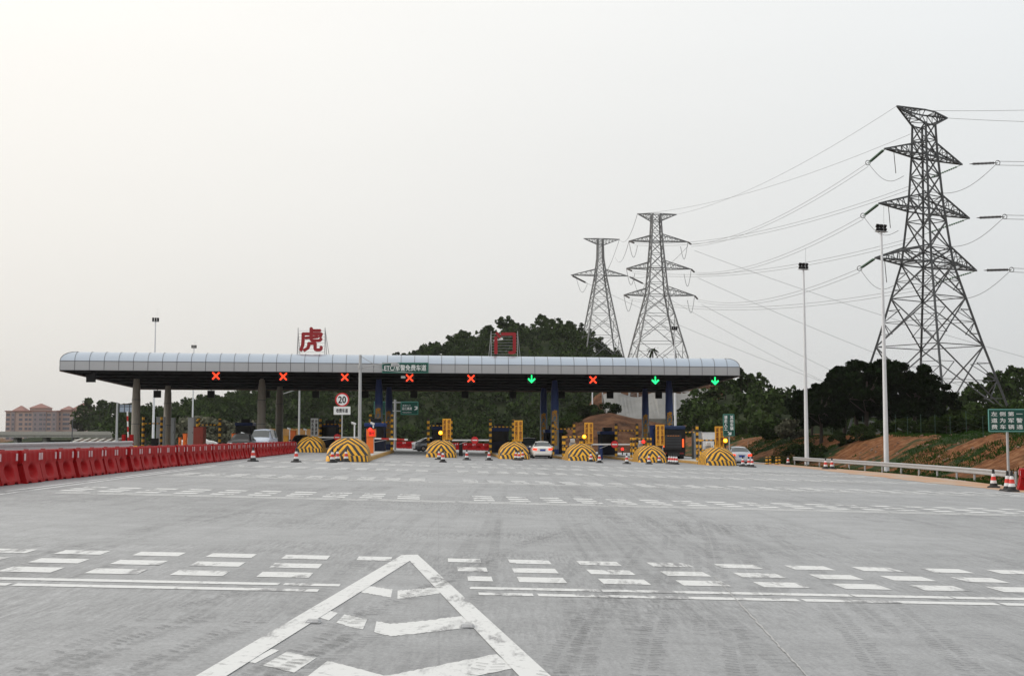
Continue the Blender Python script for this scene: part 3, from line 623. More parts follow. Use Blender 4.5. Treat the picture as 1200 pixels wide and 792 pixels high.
for px, Y, s, k in [(935, 122, .7, 0), (948, 118, .7, 0), (1108, 112, .75, 0), (1118, 122, 1.0, 0), (1133, 118, .8, 1), (1150, 120, .95, 0), (1165, 116, .85, 0), (1180, 112, .8, 1), (1196, 108, .8, 1), (1128, 140, 1.2, 0), (1152, 142, 1.35, 0), (1176, 140, 1.4, 0), (1197, 138, 1.5, 1), (920, 150, .8, 1), (905, 160, .7, 1), (890, 168, .7, 0), (875, 175, .8, 1), (862, 178, .7, 0), (905, 150, .9, 0), (925, 142, .8, 2), (838, 190, .9, 1), (826, 196, .8, 0), (985, 118, .55, 0), (1010, 116, .6, 0), (1035, 117, .6, 0), (1062, 114, .6, 0), (1088, 113, .65, 0)]:
    X = (px-600)/F*Y; plant(LOW[k], (X, Y, G(X, Y)-.25), s, f'{ordn(j)} dark bush counted along the red bank at right', 'bushes along the red bank'); j += 1
j = 0
for px, Y, s in [(70+28, 560, 2.6), (112, 540, 3.0), (128, 545, 3.4), (146, 535, 2.6), (163, 530, 3.2), (112, 520, 1.8)]:
    X = (px-600)/F*Y; plant(KA if j % 2 else KB, (X, Y, -1.5), s*.85, f'{ordn(j)} large tree from the left beside the pink apartment blocks', 'trees beside the apartment blocks'); j += 1
j = 0
for px, Y, s in [(172, 250, 1.2), (205, 250, 1.15), (214, 235, .9), (236, 240, 1.0)]:
    X = (px-600)/F*Y; plant(KB, (X, Y, -1.2), s, f'{ordn(j)} loose open tree from the left seen between the beige columns', 'trees seen between the beige columns'); j += 1
j = 0
for px in (244, 252, 262, 272, 281, 290, 298, 306, 232, 220):
    Y = 226+random.uniform(-8, 8); X = (px-600)/F*Y; plant(LOW[2], (X, Y, -1.3), random.uniform(1.5, 2.0), f'{ordn(j)} pale bush of the grey thicket left of the pale blue car', 'pale bushes behind the left lanes'); j += 1
j = 0
for px, Y, s in [(716, 226, .9), (700, 224, .5), (655, 214, .6), (668, 218, .9), (680, 226, 1.2), (664, 224, 1.1), (690, 232, 1.3), (815, 205, .8), (830, 200, .9), (800, 210, .7), (848, 200, 1.0), (822, 236, 1.4), (812, 232, 1.2)]:
    X = (px-600)/F*Y; z = H3.h(X, Y); plant(LOW[1 if j % 2 else 0], (X, Y, z-.2), s, f'{ordn(j)} bush growing on the red earth mound behind the right columns', 'bushes on the red mound'); j += 1
# small palm on the skyline behind the canopy
pt = thing('palm_tree', 'small dark palm sticking up just above the canopy roof between two pylons', 'tree', (P(765, 420, 300).x, 300, 10))
zt = P(765, 410.5, 300).z-10
MB().cyl((0, 0, 0), (0, 0, zt), .25, .15, 8).build('trunk', M['bark'], pt)
b = MB()
for i in range(26):
    a = i*2.4; dz = random.uniform(-.3, .9); pr = Vector((0, 0, zt)); d = Vector((math.cos(a), math.sin(a), 0))
    for k in range(5):
        q = pr+d*.3+Vector((0, 0, (dz-.35*k)*.42)); side = Vector((-d.y, d.x, 0))*(.16)
        b.add([pr-side, pr+side, q+side, q-side, pr+Vector((0, 0, .04))-side, pr+side+Vector((0, 0, .04))], [(0, 1, 2, 3)]); pr = q
b.build('crown', LF[0], pt)

# grass and rubble on the bank
A = []; T = []
for i in range(24000):
    t = random.uniform(48, 170); w = random.uniform(.1, 11); u = (edge(t)+w)/RN; p = U2*u+V2*t
    n = mnoise.noise(Vector((p.x*.16, p.y*.1, 9)))
    if not (w < 2.0 or n > .12 or w > 8.6): continue
    z = G(p.x, p.y)
    for k in range(4):
        a = random.uniform(0, 6.28); h = random.uniform(.07, .22); w_ = .035; q = Vector((p.x+random.uniform(-.25, .25), p.y+random.uniform(-.25, .25), z-.05)); d = Vector((math.cos(a), math.sin(a), 0))*w_; l = Vector((random.uniform(-.12, .12), random.uniform(-.12, .12), h))
        A += [tuple(q-d), tuple(q+d), tuple(q+l+d*.3), tuple(q+l-d*.3)]
GR = leaf_mat('grass blades', (.01, .028, .005), (.035, .075, .013), scale=.5)
o = fastmesh('grass', A, np.arange(len(A)).reshape(-1, 4), GR); tag(o, 'rough green grass growing in patches on the red bank', 'grass', kind='stuff')
b = MB()
for i in range(200):
    t = random.uniform(50, 170); w = random.uniform(1.5, 10); u = (edge(t)+w)/RN; p = U2*u+V2*t; z = G(p.x, p.y); s = random.uniform(.05, .2)
    R = Euler((random.uniform(0, 3), random.uniform(0, 3), random.uniform(0, 3))).to_matrix(); b.box((p.x, p.y, z+s*.2), (s, s*1.3, s*.7), R, .7)
tag(b.build('rubble', mat('rubble stone', (.2, .13, .09), .9, var=.5, scale=1)), 'loose stones and clods scattered down the red bank', 'rubble', kind='stuff')

# ------------------------------------------------------------------ revetment and stone wall behind the right columns
b = MB(); X0, X1 = P(708, 480, 268).x, P(834, 480, 268).x
nx = 30; vs = []
for i in range(nx+1):
    x = X0+(X1-X0)*i/nx; zt_ = P(770, 463-3*math.sin(i*.5)-(4 if i > 14 else 0), 276).z; 
    vs += [(x, 258, 3.6), (x, 258.1, P(770, 492, 258).z), (x, 272, zt_), (x, 274, zt_), (x, 274, 3)]
fs = [(i*5+k, (i+1)*5+k, (i+1)*5+k+1, i*5+k+1) for i in range(nx) for k in range(4)]
rv = thing('retaining_wall', 'pale grey concrete-faced slope above a stone wall behind the right columns', 'retaining wall')
MB().add(vs, fs).build('concrete_face', M['shot'], rv)
b = MB(); zb = P(770, 498, 255).z; zt_ = P(770, 490.5, 255).z
b.box(((X0+X1)/2+2, 255.5, (zb-3+zt_)/2), (X1-X0+6, 1.4, zt_-zb+3)); b.build('stone_wall', M['stone'], rv)
b = MB()
for i in range(13):
    x = X0+(X1-X0)*i/12; b.bar((x, 272.5, P(770, 466, 273).z-1), (x, 272.5, P(770, 458, 273).z), .25)
b.bar((X0, 272.5, P(770, 459, 273).z), (X1, 272.5, P(770, 459, 273).z), .2); b.build('railing', M['steel'], rv)

# ------------------------------------------------------------------ canopy
CA = P(70, 433.6, 109.5); CB = P(867, 441, 119.5); CB.z = CA.z
ua = (CB-CA); CL = ua.length; ua.normalize(); vb = V2.copy(); CD = 30.0; ZR = 6.85
nin = Vector((-ua.y, ua.x, 0))
cano = thing('toll_canopy', 'long silver-edged toll station canopy with a dark underside on round columns', 'canopy', (CA.x, CA.y, 0))
def cp(a, b_, z): p = ua*a+vb*b_; return Vector((p.x, p.y, z))
ZF = CA.z; prof = [(0, 0), (0, .79)]+[(1.15*(1-math.cos(k*PI/10)), .79+.86*math.sin(k*PI/10)) for k in range(1, 6)]
def fas_side(b, a0, b0, a1, b1, n, inset_dir):
    """fascia run from (a0,b0) to (a1,b1) of n panels; the curved top leans inwards; corner mitres included"""
    rows = []
    for (din, z) in prof:
        row = []
        for i in range(n+1):
            f = i/n; aa = a0+(a1-a0)*f; bb = b0+(b1-b0)*f
            if inset_dir in ('front', 'back'): k = (1-2*f)*0; aa = min(max(aa, din), CL-din); bb = b0+(din if inset_dir == 'front' else -din)
            else: bb = min(max(bb, din), CD-din); aa = a0+(din if inset_dir == 'left' else -din)
            row.append(cp(aa, bb, ZF+z))
        rows.append(row)
    vs = [p for r in rows for p in r]; w = n+1
    b.add(vs, [(r*w+i, r*w+i+1, (r+1)*w+i+1, (r+1)*w+i) for r in range(len(prof)-1) for i in range(n)]); return rows
b = MB(); sm = MB()
for args, n in (((0, 0, CL, 0), 50), ((0, CD, CL, CD), 50), ((0, 0, 0, CD), 24), ((CL, 0, CL, CD), 24)):
    side = 'front' if args[1] == 0 and args[3] == 0 else 'back' if args[1] == CD and args[3] == CD else 'left' if args[0] == 0 and args[2] == 0 else 'right'
    rows = fas_side(b, *args, n, side)
    cen = cp(CL/2, CD/2, ZF-1)
    def outp(p, k=.012): d = Vector((p.x-cen.x, p.y-cen.y, 0)); q = {'front': -vb, 'back': vb, 'left': -ua, 'right': ua}[side]; return p+q*k+Vector((0, 0, k))
    for i in range(0, n+1):
        ii = min(max(i, 0), n); sm.tube([outp(r[ii]) for r in rows], .02)
    sm.tube([outp(p) for p in rows[1]], .022); sm.tube([outp(p, .004) for p in rows[0]], .02)
fo = b.build('fascia', M['fascia'], cano, smooth=True)
fo.data.materials.append(M['fascia_low'])
for p_ in fo.data.polygons:
    if p_.center.z < ZF+.78: p_.material_index = 1
# dark seams between the fascia panels
sm.build('panel_seams', M['seam'], cano)
top = ZF+prof[-1][1]; di = prof[-1][0]
MB().add([cp(di, di, top), cp(CL-di, di, top), cp(CL-di, CD-di, top), cp(di, CD-di, top)], [(0, 1, 2, 3)]).build('roof_sheet', M['roof'], cano)
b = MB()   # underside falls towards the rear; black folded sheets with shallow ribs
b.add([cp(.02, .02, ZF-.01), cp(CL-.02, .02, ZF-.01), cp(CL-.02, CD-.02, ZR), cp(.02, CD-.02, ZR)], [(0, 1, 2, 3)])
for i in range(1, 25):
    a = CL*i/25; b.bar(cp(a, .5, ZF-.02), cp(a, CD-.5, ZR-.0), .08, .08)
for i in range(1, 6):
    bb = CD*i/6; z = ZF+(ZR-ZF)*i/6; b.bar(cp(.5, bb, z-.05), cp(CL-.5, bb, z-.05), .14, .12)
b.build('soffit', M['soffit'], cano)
b = MB(); b.bar(cp(0, CD, ZR-.03), cp(CL, CD, ZR-.03), .14, .16); b.bar(cp(0, 0.1, ZF-.05), cp(0, CD, ZR-.05), .1, .1); b.bar(cp(CL, .1, ZF-.05), cp(CL, CD, ZR-.05), .1, .1)
b.add([cp(0, CD+.003, ZR), cp(CL, CD+.003, ZR), cp(CL, CD+.003, ZF+.2), cp(0, CD+.003, ZF+.2)], [(0, 1, 2, 3)])
b.add([cp(-.003, .1, ZF), cp(-.003, CD, ZR), cp(-.003, CD, ZF+.1)], [(0, 1, 2)]); b.add([cp(CL+.003, .1, ZF), cp(CL+.003, CD, ZR), cp(CL+.003, CD, ZF+.1)], [(0, 1, 2)])
b.build('edge_trim', mat('tan edge trim', (.16, .10, .07), .6), cano)
def colmat():
    m = bpy.data.materials.new('painted advertising wrap'); m.use_nodes = True; nt = m.node_tree; bs = nt.nodes["Principled BSDF"]; tc = nt.nodes.new("ShaderNodeTexCoord")
    sp = nt.nodes.new("ShaderNodeSeparateXYZ"); nt.links.new(tc.outputs['Object'], sp.inputs[0]); r = nt.nodes.new("ShaderNodeValToRGB"); nt.links.new(mnode(nt, 'DIVIDE', sp.outputs['Z'], 7.3), r.inputs[0])
    e = r.color_ramp.elements; e[0].position = 0; e[0].color = (.01, .035, .17, 1); e[1].position = 1; e[1].color = (.008, .025, .14, 1)
    for p_, c in ((.09, (.012, .04, .2, 1)), (.11, (.3, .33, .34, 1)), (.5, (.2, .25, .3, 1)), (.64, (.02, .06, .22, 1))): e.new(p_).color = c
    bs.inputs['Roughness'].default_value = .5; nt.links.new(r.outputs[0], bs.inputs['Base Color']); return m
WRAP = colmat()
def column(px, Y, blue, label):
    p = on(px, Y); o = bpy.data.objects.new('column', None); lx = p.x-CA.x; ly = p.y-CA.y
    r = .39; H = ZF-.2-p.z
    b = MB().lathe([(r*1.02, 0), (r*1.02, H*.36), (r, H*.36+.03), (r, H*.7), (r*.96, H*.72), (r*.9, H-.9), (r*.7, H-.25), (r*.62, H+.1)], 24)
    c = b.build('column', WRAP if blue else M['col_grey'], cano, loc=(lx, ly, p.z), smooth=True); c['label'] = label
    if blue:
        n = 9
        for i in range(n):
            pass
        tx = text('column_lettering', '\n'.join('虎门大桥欢迎您'), M['yellow'], c, (-.02, -r-.012, H*.38), H*.46, .5, .04, .04)
    else:
        for z in (H*.36, H*.7): MB().lathe([(r*1.05, z-.03), (r*1.05, z+.03)], 24).build('joint_ring', M['seam'], c)
YA, YB_ = 119.5, 134
for px, pxr, bl, nm in ((160, 197, 0, 'beige'), (307, 328, 0, 'beige'), (444, 456, 1, 'blue'), (650, 637, 1, 'blue'), (784, 756, 1, 'blue')):
    f = (px-70)/797; column(px, YA+f*9, bl, f'{nm} front row column'); column(pxr, (YA+f*9)/.897, bl, f'{nm} rear row column, dark in the shade')
# roof letters on their frames
for ch, x0, x1, y0, y1, lab, cx, cy, hh, ww in (('虎', 349, 381, 384, 414, 'tall red Chinese character for tiger on a roof frame', 365, 398, 27.5, 26), ('门', 575.5, 606.5, 388, 415.5, 'red Chinese character for gate on a roof frame before the wooded hill', 592, 402, 25, 24)):
    f = (cx-70)/797; Y = 109.5+f*10+1.6; A_ = P(x0, y1, Y); B_ = P(x1, y0, Y); base = Vector(((A_.x+B_.x)/2, Y, top)); w = B_.x-A_.x; h = B_.z-top
    t = thing('roof_letter_sign', lab, 'sign', base)
    b = MB()
    for sx in (-1, 1):
        b.bar((sx*w/2, 0, 0), (sx*w/2, 0, h), .06); b.bar((sx*w/2, 1.2, 0), (sx*w/2, 0, h*.9), .05); b.bar((sx*w/2+sx*.25, 1.0, 0), (sx*w/2, 0, h*.95), .04)
    for k in range(8): b.bar((-w/2, 0, h*(k+.9)/8.9), (w/2, 0, h*(k+.9)/8.9), .022)
    b.build('frame', M['steel'], t)
    c = P(cx, cy, Y)-base; text('letter', ch, M['letter_red'], t, (c.x, -.08, c.z), hh/F*Y, ww/F*Y, .03, .16)
# ------------------------------------------------------------------ lane signals under the canopy
def signal(px, py, Y, kind, label, group):
    p = P(px, py, Y); t = thing('lane_signal', label, 'traffic light', p, 0, group)
    s = .62
    b = MB().box((0, .14, 0), (s*1.25, .22, s*1.25)); b.build('housing', M['dark'], t)
    b = MB(); b.bar((0, .14, s*.6), (0, .14, max(.7, ZF-p.z+.02)), .08); b.build('hanger', M['dark'], t)
    if kind == 'x':
        b = MB()
        for sg in (-1, 1): b.box((0, 0, 0), (s*1.36, .04, .115), Matrix.Rotation(sg*PI/4, 3, 'Y'))
        b.v = [(v[0], v[1]+(.004 if i >= 8 else 0), v[2]) for i, v in enumerate(b.v)]
        b.build('red_cross', M['xred'], t)
    elif kind == 'a':
        MB().prism([(-.05, .38), (.05, .38), (.05, -.1), (.27, .1), (.36, .0), (0, -.36), (-.36, .0), (-.27, .1), (-.05, -.1)], -.02, .02).build('green_arrow', M['agreen'], t)
sg = [(253, 'x'), (332, 'x'), (404, 'x'), (480, 'x'), (552, 'x'), (623, 'a'), (695, 'x'), (768, 'a'), (838, 'a')]
nx_ = na_ = 0
for i, (px, k) in enumerate(sg):
    f = (px-70)/797; Y = 109.5+f*10+.9
    if k == 'x': nx_ += 1; lab = f'{ORD[nx_-1]} glowing red cross from the left under the canopy edge'
    else: na_ += 1; lab = f'{ORD[na_-1]} glowing green down arrow from the left under the canopy edge'
    signal(px, 440.3+(px-253)*.0106, Y, k, lab, 'lane signals facing the traffic')
signal(106, 442.5, 111, 'off', 'unlit dark lane signal under the far left end of the canopy', 'lane signals facing the traffic')
for i, px in enumerate((184, 247, 312, 370, 428, 485, 545, 601, 658, 715, 772)):
    f = (px-150)/650; Y = 138+f*9; signal(px, 461.5+f*1.5, Y, 'off', f'{ORD[i]} small black signal box from the left hanging at the rear canopy edge', 'signal boxes facing away at the rear edge')
# green ETC board on the fascia
p = P(475, 431, 113.6); w, h = 54.5/F*113.6, 12.4/F*113.6
t = thing('etc_sign', 'wide green lane board with white lettering fixed on the canopy edge', 'sign', p)
MB().box((0, 0, 0), (w, .12, h)).build('panel', M['green'], t, bevel=.01)
b = MB()
for z in (-h/2+.04, h/2-.04): b.box((0, -.066, z), (w-.06, .008, .03))
for x in (-w/2+.04, w/2-.04): b.box((x, -.066, 0), (.03, .008, h-.115))
b.build('border', mat('sign border teal', (.1, .35, .28), .5), t)
text('lettering', 'ETC/军警免费车道', M['sign_white'], t, (0, -.062, 0), h*.56, w*.9, .015)

# ------------------------------------------------------------------ toll islands
def nose_mesh(w, H):
    b = MB(); rings = []; K = 13; n = 26
    for k in range(K):
        f = k/(K-1); z = H*(math.sin(f*PI/2)**1.0) if k else 0
        z = H*f; wf = float(np.interp(f, [0, .5, .7, .85, .95, 1], [1, .94, .84, .67, .5, .34])); hw = w/2*max(.06, wf); yf = -1.0*(1-f**1.6)*1.25
        ring = []
        for i in range(n+1):
            a = PI+PI*i/n; x = math.copysign(abs(math.cos(a))**.75, math.cos(a))*hw; y = yf+(1-abs(math.sin(a))**.42)*.85*max(.25, wf); ring.append(Vector((x, y, z)))
        ring += [Vector((hw, 2.6-1.2*f, z)), Vector((-hw, 2.6-1.2*f, z))]; rings.append(ring)
    m = len(rings[0]); vs = [p for r in rings for p in r]
    b.add(vs, [(k*m+i, k*m+(i+1) % m, (k+1)*m+(i+1) % m, (k+1)*m+i) for k in range(K-1) for i in range(m)]+[tuple((K-1)*m+i for i in range(m))]); return b
ISL = {}
def island(key, px, py, w, H, length, label):
    p = g(px, py); p = p+V2*1.25; p.z = G(p.x, p.y)
    t = thing('toll_island', label, 'toll island', p, ROADROT, 'toll islands'); ISL[key] = (t, p, w)
    nose_mesh(w, H).build('crash_cushion', M['chevron'], t, smooth=True)
    slope = 0
    b = MB().box((0, length/2+1.0, .0), (w-.25, length, .44)); b.build('kerb', M['kerb'], t, bevel=.04)
    b = MB().box((0, length/2+1.05, .235), (w-.5, length-.3, .03)); b.build('platform', M['conc'], t)
    return t
def isl(key, dx, dy, dz=.25):
    t, p, w = ISL[key]; q = p+U2*dx+V2*dy; q.z = p.z+dz; return q
nw = {'c': (362, 530.0, 2.3), 'd': (406, 541, 2.55), 'e': (517, 536, 2.45), 'f': (603.5, 538, 2.45), 'g': (683.5, 540, 2.4), 'h': (766, 542, 2.4), 'i': (847, 545.5, 2.4)}
for k, lab in (('c', 'toll island with chevron nose half hidden behind the end of the red barriers'), ('d', 'nearest toll island, chevron nose below the round speed limit sign'), ('e', 'toll island with amber light and chevron nose left of the middle lanes'),
               ('f', 'toll island with chevron nose and a cluster of cones, left of the white car'), ('g', 'toll island with chevron nose just right of the white car'), ('h', 'toll island with chevron nose left of the dark truck'), ('i', 'rightmost toll island, chevron nose beside the silver car')):
    px, py, w = nw[k]; island(k, px, py, w, 1.36 if k != 'd' else 1.38, 46 if k in 'd' else 34, lab)
# two plain islands on the closed left side
for key, px, Y, lab in (('a', 151, 108, 'leftmost toll island with yellow and black kerb behind the red barriers'), ('b', 234, 110, 'closed toll island carrying the brick red box, behind the barrier row')):
    p = on(px, Y); t = thing('toll_island', lab, 'toll island', p, ROADROT, 'toll islands'); ISL[key] = (t, p, 2.2)
    MB().box((0, 17, 0), (2.2, 34, .5)).build('kerb', M['stripe_kerb'], t, bevel=.04); MB().box((0, 17, .26), (1.9, 33.6, .03)).build('platform', M['conc'], t)
    MB().box((0, -.3, .22), (2.3, .5, .44)).build('bumper', M['stripe_kerb'], t, bevel=.03)
# ------------------------------------------------------------------ booths
def booth(loc, label, m='blue_dark', w=1.7, H=2.5):
    t = thing('toll_booth', label, 'toll booth', loc, ROADROT, 'toll booths on the islands')
    MB().box((0, 0, .55), (w, 2.6, 1.1)).build('base', M[m], t, bevel=.03)
    b = MB()
    for sx in (-1, 1):
        for sy in (-1, 0, 1): MB().box((sx*(w/2-.05), sy*1.25, 1.6), (.1, .1, 1.0)).build('corner_post', M[m], t)
    MB().box((0, 0, 1.6), (w-.12, 2.48, .98)).build('window', M['glass'], t)
    MB().box((0, 0, 2.25), (w+.14, 2.8, .32)).build('roof', M['blue'] if m == 'blue_dark' else M[m], t, bevel=.05)
    MB().box((0, .3, 2.6), (.9, 1.0, .4)).build('air_conditioner', M['dark'], t, bevel=.03)
for k, dy, lab in (('c', 20, 'dark toll booth on the island behind the barrier end'), ('d', 34, 'dark toll booth on the nearest island, behind the blue column'), ('e', 27, 'dark blue toll booth behind the amber light and yellow board left of the middle'), ('f', 25, 'dark blue toll booth framed by two striped posts left of the dark van'),
                   ('g', 26, 'dark toll booth behind the blue column right of the white car'), ('h', 27, 'dark booth with a box on its roof before the red mound'), ('i', 27, 'dark toll booth on the rightmost island')):
    booth(isl(k, 0, dy), lab)
booth(isl('b', 0.4, 24, .26), 'dark booth beside the second beige column pair')
# ------------------------------------------------------------------ striped height frames
def frame(loc, w, H, label, bar=.78, rot=ROADROT, posts=(1, 1)):
    t = thing('height_gate', label, 'barrier frame', loc, rot, 'yellow and black striped frames')
    for s, on_ in zip((-1, 1), posts):
        if on_: MB().cyl((s*w/2, 0, -.05), (s*w/2, 0, H), .13, n=12).build('post', M['stripe_post'], t, smooth=True)
    MB().cyl((-w/2, 0, H*bar), (w/2, 0, H*bar), .055, n=8).build('crossbar', M['stripe_bar'], t, smooth=True)
for k, dy, cx, w, H, lab in (('c', 18, .2, 2.0, 3.0, 'striped frame seen left of the speed limit sign post'), ('d', 42, .1, 2.0, 3.3, 'striped frame right of the blue lettered column'), ('e', 18, -.1, 2.15, 3.1, 'striped frame with amber light in front, left middle lane'), ('f', 17, -.15, 2.15, 3.15, 'striped frame around the booth left of the dark van'),
                             ('g', 17, .2, 2.0, 3.1, 'striped frame crossing the blue column right of the white car'), ('h', 17, .5, 2.0, 3.1, 'striped frame before the red mound and round no entry sign'), ('i', 15, .2, 2.3, 3.0, 'striped frame right behind the dark truck')):
    frame(isl(k, cx, dy), w, H, lab)
frame(on(179.5, 122, .2), 1.7, 2.9, 'striped frame between the two leftmost beige columns'); frame(on(246, 120, .2), 1.95, 2.7, 'striped frame joined to the brick red box behind the barriers')
def cage(k, dx, dy, label, w=1.5, d=1.4, H=1.75):
    t = thing('pipe_guard', label, 'pipe guard', isl(k, dx, dy), ROADROT, 'striped pipe guards around lane equipment')
    for sx in (-1, 1):
        for sy in (-1, 1): MB().cyl((sx*w/2, sy*d/2, -.05), (sx*w/2, sy*d/2, H), .09, n=10).build('post', M['stripe_post'], t, smooth=True)
    b = MB()
    for z in (H*.95, H*.5):
        for sy in (-1, 1): b.cyl((-w/2, sy*d/2, z), (w/2, sy*d/2, z), .06, n=8)
        for sx in (-1, 1): b.cyl((sx*w/2, -d/2, z), (sx*w/2, d/2, z), .06, n=8)
    b.build('rails', M['stripe_bar'], t, smooth=True)
    tt = thing('lane_terminal', label.replace('guard', 'terminal inside the guard'), 'lane terminal', isl(k, dx, dy), ROADROT, 'lane terminals')
    MB().box((0, 0, .6), (.5, .45, 1.2)).build('cabinet', M['tank_grey'], tt, bevel=.03); MB().box((0, -.1, 1.35), (.36, .4, .3)).build('display', M['white'], tt, bevel=.03)
cage('g', -.1, 6, 'striped pipe guard behind the nose right of the white car'); cage('h', .2, 6.5, 'striped pipe guard with red lamp left of the dark truck'); cage('i', .3, 5.5, 'striped pipe guard around white equipment near the rightmost island')
# ------------------------------------------------------------------ yellow two-column boards
def ypanel(k, px, py0, py1, label, lamp=None):
    Y = ISL[k][1].y+4.5; a = P(px-5, py1, Y); c = P(px+5, py0, Y); w = c.x-a.x; h = c.z-a.z; base = Vector(((a.x+c.x)/2, Y, ISL[k][1].z+.25))
    t = thing('yellow_board', label, 'sign', base, 0, 'tall yellow boards behind the noses')
    zb = a.z-base.z
    MB().box((0, 0, zb+h/2), (w, .12, h)).build('panel', M['yellow'], t, bevel=.01)
    b = MB()
    for x in (-w*.3, w*.3): b.box((x, .12, (zb+h)/2), (.08, .08, zb+h))
    b.build('support', M['steel'], t)
    MB().box((0, -.066, zb+h/2), (.025, .006, h*.96)).build('divider', mat('pale yellow line', (.85, .55, .12), .5), t)
    INK = mat('dark red ink', (.12, .02, .01), .6)
    text('lettering', '\n'.join('减速慢行'), INK, t, (-w*.25, -.063, zb+h/2), h*.88, w*.3, .02, .006); text('lettering', '\n'.join('停车缴费'), INK, t, (w*.25, -.063, zb+h/2), h*.88, w*.3, .02, .006)
for k, px, y0, y1, lab in (('e', 523.5, 490.5, 515, 'tall yellow board of dark characters right of the first amber light'), ('f', 607.5, 492.5, 517, 'tall yellow board of dark characters left of the dark van'), ('g', 690, 495, 520, 'tall yellow board of dark characters right of the middle amber light'), ('h', 773.5, 497.5, 522, 'tall yellow board of dark characters left of the dark truck'), ('i', 843, 499.5, 524, 'tall yellow board of dark characters beside the vertical green sign')):
    ypanel(k, px, y0, y1, lab)
def lampost(k, px, py, label, m='amber', r=.17, dy=3.8):
    Y = ISL[k][1].y+dy; c = P(px, py, Y); base = Vector((c.x, Y, ISL[k][1].z+.25)); t = thing('warning_lamp', label, 'warning light', base, 0, 'lit warning lamps on the islands'); h = c.z-base.z
    b = MB(); b.cyl((0, 0, 0), (0, 0, h-.1), .05, n=8); b.build('post', M['dark'], t); MB().lathe([(.01, 0), (r*1.15, .01), (r*1.2, .1), (r*1.1, .22), (.05, .26)], 18).build('housing', M['dark'], t).matrix_basis = Matrix.Translation((0, .1, h))@Matrix.Rotation(-PI/2, 4, 'X')
    MB().ball((0, -.02, h), r, 16, 8, (1, .5, 1)).build('lens', M[m], t, smooth=True)
    if m == 'amber': MB().ball((0, -.09, h), r*.62, 14, 8, (1, .5, 1)).build('lens_core', M['amber_core'], t, smooth=True)
lampost('e', 516.3, 507, 'lit amber lamp left of the first yellow board'); lampost('g', 684.7, 511.5, 'lit amber lamp above the chevron nose right of the white car'); lampost('i', 850, 516.2, 'lit amber lamp under the vertical green sign')
lampost('h', 754, 517.5, 'lit red lamp on the striped guard left of the dark truck', 'redlamp', .15, 6); lampost('g', 729.3, 526, 'lit red lamp right of the round no entry sign before the red mound', 'redlamp', .14, 16)
# ------------------------------------------------------------------ boom gates with no-entry discs
def boom(px0, px1, py, Y, label, disc=None, m='white', cab='dark', cabpx=None, slope=0, dlab=None):
    a = P(px0, py, Y); c = P(px1, py+slope, Y); cx = P(cabpx, py, Y).x if cabpx else a.x
    zb = G(cx, Y); t = thing('boom_gate', label, 'barrier gate', (cx, Y, zb), 0, 'lane boom gates')
    MB().box((0, .15, (a.z-zb)/2), (.34, .34, a.z-zb+.1), taper=.8).build('cabinet', M[cab], t, bevel=.03)
    MB().bar((a.x-cx, -.1, a.z-zb), (c.x-cx, -.1, c.z-zb), .07, .12).build('arm', M[m], t)
    MB().bar((-.1, -.02, a.z-zb-.35), (a.x-cx+(c.x-a.x)*.42, -.05, a.z-zb-.08), .05).build('brace', M['steel'], t)
    if disc:
        q = P(disc, py, Y); d = thing('no_entry_sign', dlab, 'sign', (q.x, Y-.2, q.z), 0, 'round no entry discs on booms')
        R90 = Matrix.Rotation(PI/2, 4, 'X'); o = MB().cyl((0, .02, 0), (0, -.02, 0), .31, n=28).build('disc', M['sign_red'], d); MB().box((0, -.026, 0), (.44, .008, .1)).build('white_bar', M['sign_white'], d)
boom(530, 573, 515.6, 112, 'white boom closing the lane left of the middle, black cabinet', 556.5, cabpx=540, dlab='red no entry disc on the boom left of the middle lanes')
boom(694, 738, 520.5, 112, 'white boom closing the lane before the red mound', 720, cabpx=704, cab='blue', dlab='red no entry disc on the boom before the red mound')
boom(372, 420, 512.3, 118, 'thin white boom behind the speed limit sign post', 395.5, cabpx=374, dlab='red no entry disc left of the speed limit sign post')
boom(439, 478, 513.5, 100, 'lowered red and white boom right of the orange ticket machine', None, 'boom', 'white', 436, 1.5)
# raised boom on the left
p = on(151, 109, .26); t = thing('raised_boom_gate', 'red and white boom raised upright beside the leftmost beige column', 'barrier gate', p)
for sx in (-.32, .33): MB().box((sx, 0, .55), (.26, .4, 1.15)).build('cabinet', M['red'], t, bevel=.03)
MB().bar((.1, -.1, .3), (-.05, -.1, 3.1), .12, .1).build('arm', M['boomv'], t)
# ------------------------------------------------------------------ ticket machine, cameras
p = g(434.5, 528); p = Vector((P(434.5, 528, 96).x, 96, G(P(434.5, 528, 96).x, 96)+.25))
t = thing('ticket_machine', 'bright orange ticket machine with red display beside the blue column', 'ticket machine', p)
MB().box((-.05, 0, .62), (.5, .45, 1.24)).build('cabinet', M['orange'], t, bevel=.03); MB().box((.03, -.02, 1.52), (.68, .6, .62)).build('head', M['orange'], t, bevel=.03)
MB().box((.1, -.33, 1.5), (.42, .02, .4)).build('display', mat('red display', (.5, .01, .01), .4, emit=(1, .03, .01), estr=.8), t)
text('lettering', '取卡', M['dark'], t, (.1, -.345, 1.5), .22, .36, .02, .005); MB().box((.03, -.05, 1.86), (.72, .68, .06)).build('hood', M['dark'], t)
MB().ball((-.02, -.33, 1.78), .14, 12, 6).build('lamp', M['redlamp'], t, smooth=True)
